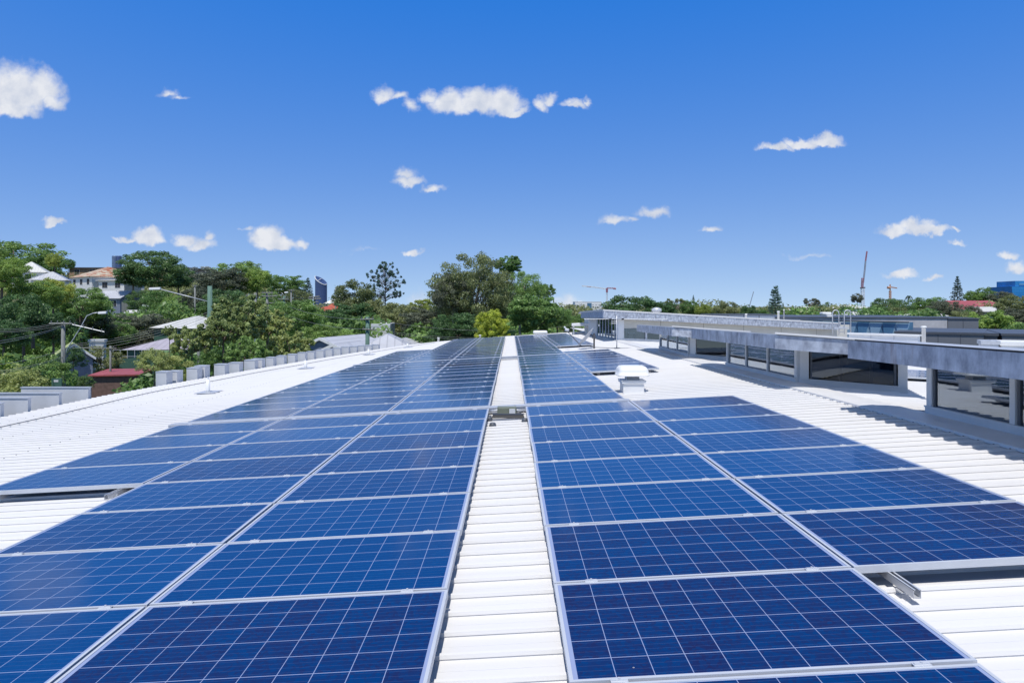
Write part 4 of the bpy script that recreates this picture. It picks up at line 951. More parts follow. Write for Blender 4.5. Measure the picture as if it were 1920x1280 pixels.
# tower cranes
def lattice(b, p0, p1, w, n, r):
    p0, p1 = Vector(p0), Vector(p1); d = (p1 - p0).normalized(); a = d.cross(Vector((0, 1, 0))); a = a.normalized() if a.length > .1 else Vector((1, 0, 0)); c = d.cross(a)
    cs = [(a * sx + c * sy) * w / 2 for sx, sy in ((-1, -1), (1, -1), (1, 1), (-1, 1))]
    for q in cs: b.tube([p0 + q, p1 + q], r, 4)
    for i in range(n):
        A_, B_ = p0 + (p1 - p0) * i / n, p0 + (p1 - p0) * (i + 1) / n
        for j in range(4): b.tube([A_ + cs[j], B_ + cs[(j + 1) % 4]], r * .7, 3)
M_crw = mat('crane_white', (0.70, 0.70, 0.72), .5); M_crr = mat('crane_red', (0.36, 0.15, 0.20), .5); M_cro = mat('crane_orange', (0.55, 0.30, 0.19), .5); M_crg = mat('crane_grey', (0.32, 0.36, 0.44), .5)
def crane(label, v, mast, parts):
    base = P(mast[0], 600, v); t = thing('tower_crane', label, 'crane', tuple(base)); O = Vector(base); k = v / F
    for nm, pts, w, n, r, m in parts:
        b = MB()
        for a, c in zip(pts, pts[1:]):
            if w: lattice(b, P(*a, v) - O, P(*c, v) - O, w * k, n, r * k)
            else: b.tube([P(*a, v) - O, P(*c, v) - O], r * k, 6)
        b.build(nm, m, t)
crane('red and white hammerhead tower crane beyond the white apartment block', 900, (1138, 0), [('mast', [(1138, 600), (1138, 545)], 2.0, 12, .28, M_crw), ('slewing_unit', [(1138, 548), (1138, 540)], 0, 1, 2.0, M_crr), ('jib', [(1136, 541.5), (1112, 538), (1091, 536)], 1.4, 8, .32, M_crw),
      ('jib_end', [(1100, 537.2), (1108, 538)], 0, 1, .9, M_crr), ('counter_jib', [(1138, 540), (1154, 540.5)], 1.6, 4, .35, M_crr), ('counterweight', [(1150, 541), (1155, 541.5)], 0, 1, 1.6, M_crr)])
crane('tall luffing crane with its red and white boom raised steeply', 700, (1617.5, 0), [('mast', [(1617.5, 600), (1617.5, 541)], 4.4, 14, .45, M_crw), ('machine_deck', [(1613, 540), (1622, 539)], 0, 1, 1.4, M_dkgrey), ('tower_head', [(1616.5, 539), (1617.5, 521)], 2.8, 5, .5, M_crr), ('boom', [(1618.5, 530), (1621.5, 505), (1623, 489)], 1.8, 12, .36, M_crg), ('boom_tip', [(1623, 489), (1625.6, 471)], 1.5, 8, .36, M_crr)])
crane('squat orange tower crane above the right hand trees', 800, (1669, 0), [('mast', [(1669, 600), (1669, 545)], 2.6, 12, .5, M_cro), ('tower_head', [(1669, 545), (1669, 533)], 1.2, 3, .3, M_cro), ('cab', [(1664, 539), (1669, 539.5)], 0, 1, 2.6, M_cro), ('jib', [(1669, 538), (1682, 540)], 1.2, 5, .4, M_cro)])
crane('thin faint crane boom leaning beyond the pale trees', 1300, (1405, 0), [('boom', [(1404, 578), (1413, 546.5)], .8, 14, .22, M_crg), ('mast', [(1404, 600), (1404, 576)], 1.0, 6, .25, M_crg)])

# ------------------------------------------------------------------ poles, street lights, wires
def pole(label, x, ytop, v, r0, r1, m, arms, lamp=None, lean=0):
    c = P(x, ytop, v); g = ground(c.x, v) - .3; t = thing('power_pole', label, 'power pole', (c.x, v, g)); h = c.z - g
    b = MB(); b.tube([(lean, 0, 0), (lean * .4, 0, h * .6), (0, 0, h)], [r0, (r0 + r1) / 2, r1], 10); b.build('post', m, t, True)
    for (xa, ya, xb, yb, th) in arms:
        a = P(xa, ya, v) - Vector(t.location); e = P(xb, yb, v) - Vector(t.location); b = MB(); off = Vector((0, -r1 - th, 0))
        b.tube([a + off, e + off], th, 4); b.build('crossarm', M_pole if th > .03 else M_galv_lt, t)
        for i in range(4):
            q = a + (e - a) * ((i + .3) / 3.6) + off; b = MB(); b.lathe(q, [(.03, th * .8), (.045, th + .04), (.03, th + .07), (.04, th + .10), (.02, th + .13)], 8); b.build('insulator', M_dkgrey, t)
    if lamp:
        pts, head = lamp; b = MB(); b.tube([P(px, py, v) - Vector(t.location) for px, py in pts], .032, 8); arm = b.build('lamp_arm', M_galv_lt, t, True)
        hx, hy, L_ = head; q = P(hx, hy, v) - Vector(t.location); b = MB(); b.hexa([(q.x - L_ / 2, -.16, q.z - .10), (q.x + L_ / 2, -.12, q.z - .08), (q.x + L_ / 2, .12, q.z - .08), (q.x - L_ / 2, .16, q.z - .10), (q.x - L_ / 2, -.12, q.z + .06), (q.x + L_ / 2, -.08, q.z + .09), (q.x + L_ / 2, .08, q.z + .09), (q.x - L_ / 2, .12, q.z + .06)])
        b.build('lamp_head', M_grey, t, bevel=.03)
    return t
pole('weathered street pole at left with one long crossarm and a curved street light', 118.5, 604, 44, .16, .11, M_pole, [(96, 606.5, 138, 606.5, .06), (138, 608, 198, 622, .03)], ([(123, 668), (125, 655), (150, 616), (163, 592), (175, 587), (184, 586)], (193, 586, .5)))
pole('tall thick pole with a lamp on a long straight arm', 393.5, 536, 46, .20, .15, M_polegreen, [(388, 612, 400, 612, .05)], ([(389, 565), (300, 542)], (291, 541, .75)))
pole('bright green treated pole standing before the grey roofed houses', 689.5, 594, 48, .17, .14, M_polegreen, [(677, 599, 702, 598, .05), (681, 617, 704, 618, .05)], None, -.1)
pole('grey pole with a pale crossarm rising from the street trees', 479, 549, 70, .15, .13, M_pole, [(462, 554.5, 482, 554, .06), (462, 571, 492, 571, .05)])
pole('grey pole with three stacked crossarms among the street trees', 500.5, 548, 74, .15, .12, M_pole, [(492, 549, 513, 549, .06), (492, 555, 521, 555, .06), (490, 568, 530, 568, .05)], None, .2)
pole('green pole topped by a small white lamp bracket', 532.5, 555, 78, .14, .10, M_polegreen, [(522, 561, 542, 561, .05)], ([(532, 553), (528, 549)], (537, 548, .4)))
pole('slim grey pole with a single short crossarm left of the curved tower', 546, 543, 90, .14, .10, M_pole, [(541, 544.5, 553, 544.5, .05)])
pole('short pole with a dense rack of white crossarms near the curved tower', 590, 556, 95, .16, .13, M_pole, [(580, 557, 600, 556, .09), (579, 561, 603, 560, .09), (580, 566, 598, 566, .07)])
pole('thin dark pole right of the curved tower', 629.5, 539, 110, .13, .10, M_pole, [(627, 545, 633, 545, .04)])
pole('faint hillside pole left of the tall thick pole', 365.5, 535, 105, .14, .12, M_pole, [(361, 536, 371, 536, .04)])
pole('thin timber pole standing in the street trees left of centre', 372.5, 611, 50, .12, .12, M_pole, [])
pole('green pole half hidden by the leaning street tree', 482, 590, 52, .19, .17, M_polegreen, [(462, 601, 476, 602, .04)])
pole('short grey pole with a white crossarm beside the tennis fence', 207, 648, 60, .09, .08, M_pole, [(150, 652.5, 220, 652.5, .035)])
wi = 0
def wire(a, c, sag, label, r=.011, group='overhead wires'):
    a, c = Vector(a), Vector(c); pts = [a.lerp(c, s) - Vector((0, 0, sag * 4 * s * (1 - s))) for s in np.linspace(0, 1, 14)]
    b = MB(); b.tube(pts, r, 4); tag(b.build('overhead_wire', M_wire), label, 'wire', group)
for i, (x0, y0, y1) in enumerate(((100, 606, 612), (108, 607, 617), (128, 607, 621))):
    wire(P(x0, y0, 44), P(-60, y1, 38), .25, 'overhead wire leaving the curved lamp pole to the left edge, %s in the upper bundle' % ORD[i])
for i, (y0, y1) in enumerate(((610, 648), (612, 654))): wire(P(119, y0, 44), P(-80, y1, 30), .2, 'steeper overhead wire descending left from the curved lamp pole, %s' % ('upper', 'lower')[i])
for i, (y0, y1) in enumerate(((655, 690), (668, 702), (670, 707))): wire(P(119, y0, 44), P(-90, y1, 32), .25, 'low service wire left of the curved lamp pole, %s of three' % ('top', 'middle', 'bottom')[i])
for i, (ya, yb) in enumerate(((606, 588), (609, 592), (613, 596))): wire(P(128 + 4 * i, ya + 40, 44), P(393, yb - 4, 46), .35, 'overhead wire between the curved lamp pole and the thick pole, %s' % ('top', 'middle', 'bottom')[i])
for i, (ya, yb) in enumerate(((650, 562), (656, 575))): wire(P(205, ya, 60), P(479, yb, 70), .5, 'overhead wire from the tennis fence pole to the street trees, %s' % ('upper', 'lower')[i])
for i, (ya, yb) in enumerate(((599, 603), (617, 612), (620, 616))): wire(P(696, ya, 48), P(1110, yb, 60), .8, 'overhead wire from the green pole across the far trees, %s' % ('top', 'middle', 'bottom')[i])
for i, (ya, yb) in enumerate(((555, 599), (572, 617))): wire(P(500, ya, 74), P(686, yb, 48), .6, 'overhead wire between the stacked crossarm pole and the green pole, %s' % ('upper', 'lower')[i])
for i, (ya, yb) in enumerate(((549, 557), (555, 561))): wire(P(500, ya, 74), P(590, yb, 95), .3, 'overhead wire toward the pole with white crossarms, %s' % ('upper', 'lower')[i])

# tennis fence, timber fences, real estate style board
t = thing('tennis_fence', 'tall wire mesh fence with green screen around the court', 'fence', tuple(P(208, 690, 70)))
O = Vector(t.location)
for i in range(7):
    p = P(212 + i * 13.5, 656, 70 - i * .4); b = MB(); b.tube([(p.x - O.x, p.y - O.y, -1), (p.x - O.x, p.y - O.y, p.z - O.z)], .035, 6); b.build('post', M_galv_lt, t)
for y in (656, 668):
    b = MB(); b.tube([P(212, y, 70) - O, P(293, y, 67.6) - O], .02, 4); b.build('rail', M_galv_lt, t)
b = MB(); a, c = P(224, 673, 69.6), P(280, 668, 67.9); b.hexa([a - O - Vector((0, 0, 2.5)), c - O - Vector((0, 0, 2.5)), c - O + Vector((0, .03, -2.5)), a - O + Vector((0, .03, -2.5)), a - O, c - O, c - O + Vector((0, .03, 0)), a - O + Vector((0, .03, 0))]); b.build('screen', W_green, t)
t = thing('board_fence', 'old grey timber fence descending below the blue grey cottage', 'fence', tuple(P(232, 575, 132))); O = Vector(t.location); b = MB()
a, c = P(228, 566, 132), P(265, 577, 128)
for i in range(24):
    q = a.lerp(c, i / 24) - O; b.box(q.x, q.x + .14, q.y, q.y + .03, q.z - 1.9, q.z)
b.build('paling', M_pole, t)
t = thing('white_fence', 'pale blue fence panel beside the old timber fence', 'fence', tuple(P(280, 575, 125))); O = Vector(t.location); b = MB(); a = P(267, 571, 126) - O; c = P(300, 574, 126) - O
b.hexa([(a.x, a.y, a.z - 1.6), (c.x, c.y, c.z - 1.3), (c.x, c.y + .05, c.z - 1.3), (a.x, a.y + .05, a.z - 1.6), a, c, c + Vector((0, .05, 0)), a + Vector((0, .05, 0))]); b.build('panel', M_grey, t)
t = thing('advertising_board', 'green board with a pale panel standing in the hedge by the left street pole', 'sign', tuple(P(106, 726, 40.5))); O = Vector(t.location); k = 40.5 / F
b = MB(); b.box(-9.5 * k, 9.5 * k, 0, .05, 0, 17 * k); b.build('board', W_green, t); b = MB(); b.box(-5 * k, 3.5 * k, -.012, 0, 10 * k, 14 * k); b.build('pale_panel', M_grey, t)
for s in (-8, 8):
    b = MB(); b.box(s * k - .03, s * k + .03, .05, .1, -1.5, 17 * k); b.build('post', M_pole, t)

# ------------------------------------------------------------------ vegetation
LV = {
 'bright': leafmat('leaf_bright_green', (0.187, 0.362, 0.039), (0.281, 0.412, 0.053)),
 'lime': leafmat('leaf_yellow_green', (0.229, 0.334, 0.026), (0.421, 0.491, 0.053)),
 'green': leafmat('leaf_mid_green', (0.099, 0.231, 0.039), (0.219, 0.374, 0.066)),
 'dark': leafmat('leaf_dark_green', (0.055, 0.142, 0.040), (0.124, 0.246, 0.062)),
 'olive': leafmat('leaf_olive', (0.174, 0.226, 0.064), (0.290, 0.325, 0.110)),
 'greyol': leafmat('leaf_grey_olive', (0.120, 0.150, 0.085), (0.180, 0.205, 0.130)),
 'bluegr': leafmat('leaf_blue_green', (0.042, 0.118, 0.085), (0.095, 0.189, 0.133)),
 'greyblue': leafmat('leaf_grey_blue', (0.189, 0.227, 0.209), (0.302, 0.340, 0.322)),
 'yellow': leafmat('leaf_golden', (0.30, 0.42, 0.004), (0.52, 0.60, 0.015)),
 'euc': leafmat('leaf_street_gum', (0.25, 0.35, 0.065), (0.44, 0.50, 0.15), .42),
 'orange': leafmat('leaf_orange', (0.423, 0.181, 0.060), (0.284, 0.265, 0.095)),
}
def leaf_mesh(name, clumps, n_tot, leaf, rng, droop=0.0, aspect=1.7, outw=1.0, mats=None, stray=.14):
    """clumps: array rows (x,y,z,rx,ry,rz); leaf-sized folded quads scattered through each clump's outer volume"""
    C = np.array(clumps, float); wgt = (C[:, 3] * C[:, 4] + C[:, 3] * C[:, 5] + C[:, 4] * C[:, 5]); idx = rng.choice(len(C), n_tot, p=wgt / wgt.sum()); c = C[idx]
    d = rng.normal(size=(n_tot, 3)); d /= np.linalg.norm(d, axis=1)[:, None]
    r = (0.5 + 0.55 * rng.random(n_tot) ** 0.7 + (rng.random(n_tot) < stray) * rng.random(n_tot) * .55)[:, None]
    pos = c[:, :3] + d * c[:, 3:] * r
    nrm = d * outw + rng.normal(size=(n_tot, 3)) * .75 + np.array([0, 0, .35]); nrm /= np.linalg.norm(nrm, axis=1)[:, None]
    t = rng.normal(size=(n_tot, 3)) + np.array([0, 0, -droop * 2.5]); t -= nrm * (t * nrm).sum(1)[:, None]; t /= np.linalg.norm(t, axis=1)[:, None] + 1e-9
    bt = np.cross(nrm, t); s = (leaf * (0.6 + 0.8 * rng.random(n_tot)))[:, None]
    q0 = pos - t * s * aspect * .5; q2 = pos + t * s * aspect * .5 - nrm * s * .12; q1 = pos + bt * s * .5 + nrm * s * .12; q3 = pos - bt * s * .5 + nrm * s * .12
    V = np.stack([q0, q1, q2, q3], 1).reshape(-1, 3)
    me = bpy.data.meshes.new(name); me.vertices.add(len(V)); me.vertices.foreach_set('co', V.ravel())
    me.loops.add(4 * n_tot); me.loops.foreach_set('vertex_index', np.arange(4 * n_tot, dtype=np.int32))
    me.polygons.add(n_tot); me.polygons.foreach_set('loop_start', np.arange(0, 4 * n_tot, 4, dtype=np.int32)); me.polygons.foreach_set('loop_total', np.full(n_tot, 4, dtype=np.int32))
    at = me.attributes.new('rnd', 'FLOAT', 'FACE'); base = rng.random(len(C))[idx] * .6 + rng.random(n_tot) * .4; at.data.foreach_set('value', base.astype(np.float32))
    me.materials.append(mats or LV['green']); me.update(calc_edges=True); return me
# prototypes: unit crowns (width 1, height 1 from z = 0 at the ground)
def clump_cloud(rng, n, env, rmin, rmax, flat=.75):
    out = []
    while len(out) < n:
        x, y, z = rng.uniform(-.5, .5), rng.uniform(-.5, .5), rng.uniform(0, 1)
        e = env(z)
        if e <= 0: continue
        q = math.hypot(x, y) / e
        if q > 1 or (q < .45 and rng.random() < .6): continue
        r = rng.uniform(rmin, rmax); out.append((x, y, z, r, r, r * flat))
    return out
def limbs(rng, clumps, z0, r0, n=9, kind=0):
    b = MB(); b.tube([(0, 0, -.9), (rng.uniform(-.02, .02), 0, z0 * .5), (0, 0, z0)], [r0 * 1.6, r0, r0 * .8], 8)
    for c in [clumps[i] for i in rng.choice(len(clumps), min(n, len(clumps)), replace=False)]:
        tgt = Vector(c[:3]); st = Vector((0, 0, z0 * rng.uniform(.8, 1.0))); mid = st.lerp(tgt, .5) + Vector((0, 0, .04)) + Vector(rng.normal(size=3) * .02)
        b.tube([st, mid, tgt], [r0 * .6, r0 * .35, r0 * .12], 6)
    return b
PROTO = {}
def make_proto(key, seed, env, nc, rmin, rmax, nl, leaf, z0, r0, bark, droop=0, flat=.75, nlimb=9, aspect=1.7, extra=None):
    rng = np.random.default_rng(seed); cl = clump_cloud(rng, nc, env, rmin, rmax, flat)
    if extra: cl += extra(rng)
    PROTO[key] = (leaf_mesh('crown', cl, nl, leaf, rng, droop, aspect), limbs(rng, cl, z0, r0, nlimb).mesh('trunk', bark))
E_round = lambda z: .46 * math.sqrt(max(0, 1 - ((z - .58) / .40) ** 2)) if .2 < z < .97 else 0
E_wide = lambda z: .48 * math.sqrt(max(0, 1 - ((z - .55) / .42) ** 2)) ** .7 if .2 < z < .93 else 0
E_low = lambda z: .48 * math.sqrt(max(0, 1 - ((z - .35) / .60) ** 2)) if 0 <= z < .93 else 0
E_cone = lambda z: .42 * (1 - z) ** .75 if .08 < z < .97 else 0
E_euc = lambda z: .46 * math.sqrt(max(0, 1 - ((z - .66) / .32) ** 2)) if .35 < z < .97 else 0
for s in (0, 1):
    make_proto('round%d' % s, 10 + s, E_round, 120, .045, .12, 15000, .020, .35, .022, M_bark)
    make_proto('wide%d' % s, 20 + s, E_wide, 170, .04, .11, 19000, .0175, .3, .02, M_bark, flat=.6)
    make_proto('bush%d' % s, 30 + s, E_low, 80, .05, .14, 10000, .021, .25, .015, M_bark)
    make_proto('euc%d' % s, 40 + s, E_euc, 70, .045, .085, 9000, .017, .5, .018, M_palebark, droop=.7, flat=.7, nlimb=20, aspect=2.4)
make_proto('gum', 51, lambda z: (.48 * math.sqrt(max(0, 1 - ((z - .55) / .43) ** 2))) if .14 < z < .96 else 0, 230, .04, .085, 40000, .0110, .35, .02, M_palebark, droop=.4, flat=.75, nlimb=34, aspect=1.8)
make_proto('mango', 61, E_round, 120, .055, .085, 15000, .021, .3, .022, M_bark, flat=.65, aspect=2.2)
make_proto('street', 71, E_euc, 95, .028, .062, 9000, .022, .42, .018, M_bark, droop=.35, flat=.85, nlimb=26, aspect=2.2)
make_proto('street2', 72, lambda z: .46 * math.sqrt(max(0, 1 - ((z - .6) / .38) ** 2)) if .25 < z < .97 else 0, 120, .028, .062, 11500, .022, .40, .018, M_bark, droop=.35, flat=.85, nlimb=26, aspect=2.2)
make_proto('golden', 81, E_low, 170, .05, .085, 18000, .020, .2, .015, M_bark, flat=.8)
# araucaria: tiers of branches ending in dense tufts
def conifer(key, seed, tiers, env, tuft, nl, leaf, sparse):
    rng = np.random.default_rng(seed); cl = []; b = MB(); b.tube([(0, 0, -.05), (0, 0, .5), (0, 0, .98)], [.018, .013, .004], 8)
    for i in range(tiers):
        z = .12 + .84 * i / (tiers - 1); R_ = env(z); nb = 7 if R_ > .1 else 5; a0 = rng.uniform(0, 6)
        for j in range(nb):
            if rng.random() < sparse: continue
            a = a0 + 2 * math.pi * j / nb + rng.uniform(-.15, .15); L_ = R_ * rng.uniform(.82, 1.08); tip = Vector((math.cos(a) * L_, math.sin(a) * L_, z + .03 + rng.uniform(-.01, .02)))
            b.tube([(0, 0, z), tip * .5 + Vector((0, 0, z * .5 - .008)), tip], [.004, .003, .002], 4)
            for f in np.linspace(.45, 1.0, 3 if L_ > .12 else 2): q = Vector((0, 0, z)).lerp(tip, f); cl.append((q.x, q.y, q.z, tuft, tuft, tuft * .55))
    cl += [(0, 0, .985, tuft * .7, tuft * .7, tuft * 1.3)]
    PROTO[key] = (leaf_mesh('crown', cl, nl, leaf, rng), b.mesh('trunk', M_bark))
conifer('hoop', 91, 15, lambda z: .44 * (1 - z) ** .55 if z > .3 else .44 * (z / .3) ** .5 * .8, .045, 6500, .017, .12)
conifer('norfolk', 92, 17, lambda z: .46 * (1 - z) ** .8, .034, 6500, .015, .05)
def bunya():
    rng = np.random.default_rng(93); cl = []; b = MB(); b.tube([(0, 0, -.05), (.01, 0, .4), (0, 0, .95)], [.014, .011, .004], 8)
    for i in range(120):
        z = rng.uniform(.36, .98); R_ = .46 * math.sqrt(max(0, 1 - ((z - .62) / .38) ** 2)); a = rng.uniform(0, 2 * math.pi); L_ = R_ * rng.uniform(.5, 1.0)
        tip = Vector((math.cos(a) * L_, math.sin(a) * L_, z)); b.tube([(0, 0, z * .8), tip.lerp(Vector((0, 0, z * .9)), .5), tip], [.004, .003, .0015], 4); t_ = rng.uniform(.020, .036); cl.append((*tip, t_, t_, t_ * .8))
    PROTO['bunya'] = (leaf_mesh('crown', cl, 7500, .013, rng), b.mesh('trunk', M_bark))
bunya()
def palm():
    b = MB(); b.tube([(0, 0, -.05), (.01, 0, .5), (0, 0, .85)], [.03, .024, .02], 8); tr = b.mesh('trunk', M_palebark); b = MB(); rg = random.Random(3)
    for i in range(16):
        a = i * 2.4; up = rg.uniform(.0, .16); pr = None
        for s in range(7):
            f = s / 6; r = .48 * f; z = .85 + up * 2 * f - .42 * f * f * 1.1; d = Vector((math.cos(a), math.sin(a), 0)); n = Vector((-d.y, d.x, 0)); w = .055 * (1 - abs(f - .45) * 1.3)
            cur = (d * r + Vector((0, 0, z)) + n * w - Vector((0, 0, w * .6)), d * r + Vector((0, 0, z)), d * r + Vector((0, 0, z)) - n * w - Vector((0, 0, w * .6)))
            if pr: b.face([pr[0], cur[0], cur[1], pr[1]]); b.face([pr[1], cur[1], cur[2], pr[2]])
            pr = cur
    PROTO['palm'] = (b.mesh('crown', LV['green']), tr)
palm()
def tree(kind, x, ytop, w_px, v, leaf, label, zb_=None, name='tree', stretch=1.0, rot=None, cat='tree', group=None):
    cx = (x - CX) / F * v; zt = (HY - ytop) / F * v; g = (ground(cx, v) if zb_ is None else zb_) - .1; h = (zt - g) * 1.04; w = w_px / F * v
    t = thing(name, label, cat, (cx, v, g), rot if rot is not None else random.Random(int(x * 7 + v)).uniform(0, 6.28), group)
    cm, tm = PROTO[kind]
    ratio = {'round': .95, 'wide': .72, 'bush': .8, 'euc': .95, 'gum': 1.0, 'mango': .85, 'street': 1.0, 'golden': .95, 'hoop': 1.75, 'norfolk': 1.9, 'bunya': 1.35, 'palm': 1.6}[kind.rstrip('012')]
    ch = min(h, w * 1.06 * ratio); lift = h - ch
    o = bpy.data.objects.new('crown', cm); link(o, t); o.location.z = lift; o.scale = (w * 1.06, w * 1.06 * stretch, ch); o.material_slots[0].link = 'OBJECT'; o.material_slots[0].material = LV[leaf]
    o = bpy.data.objects.new('trunk', tm); link(o, t); o.location.z = lift; o.scale = (w * 1.06, w * 1.06 * stretch, ch); return t
T = tree
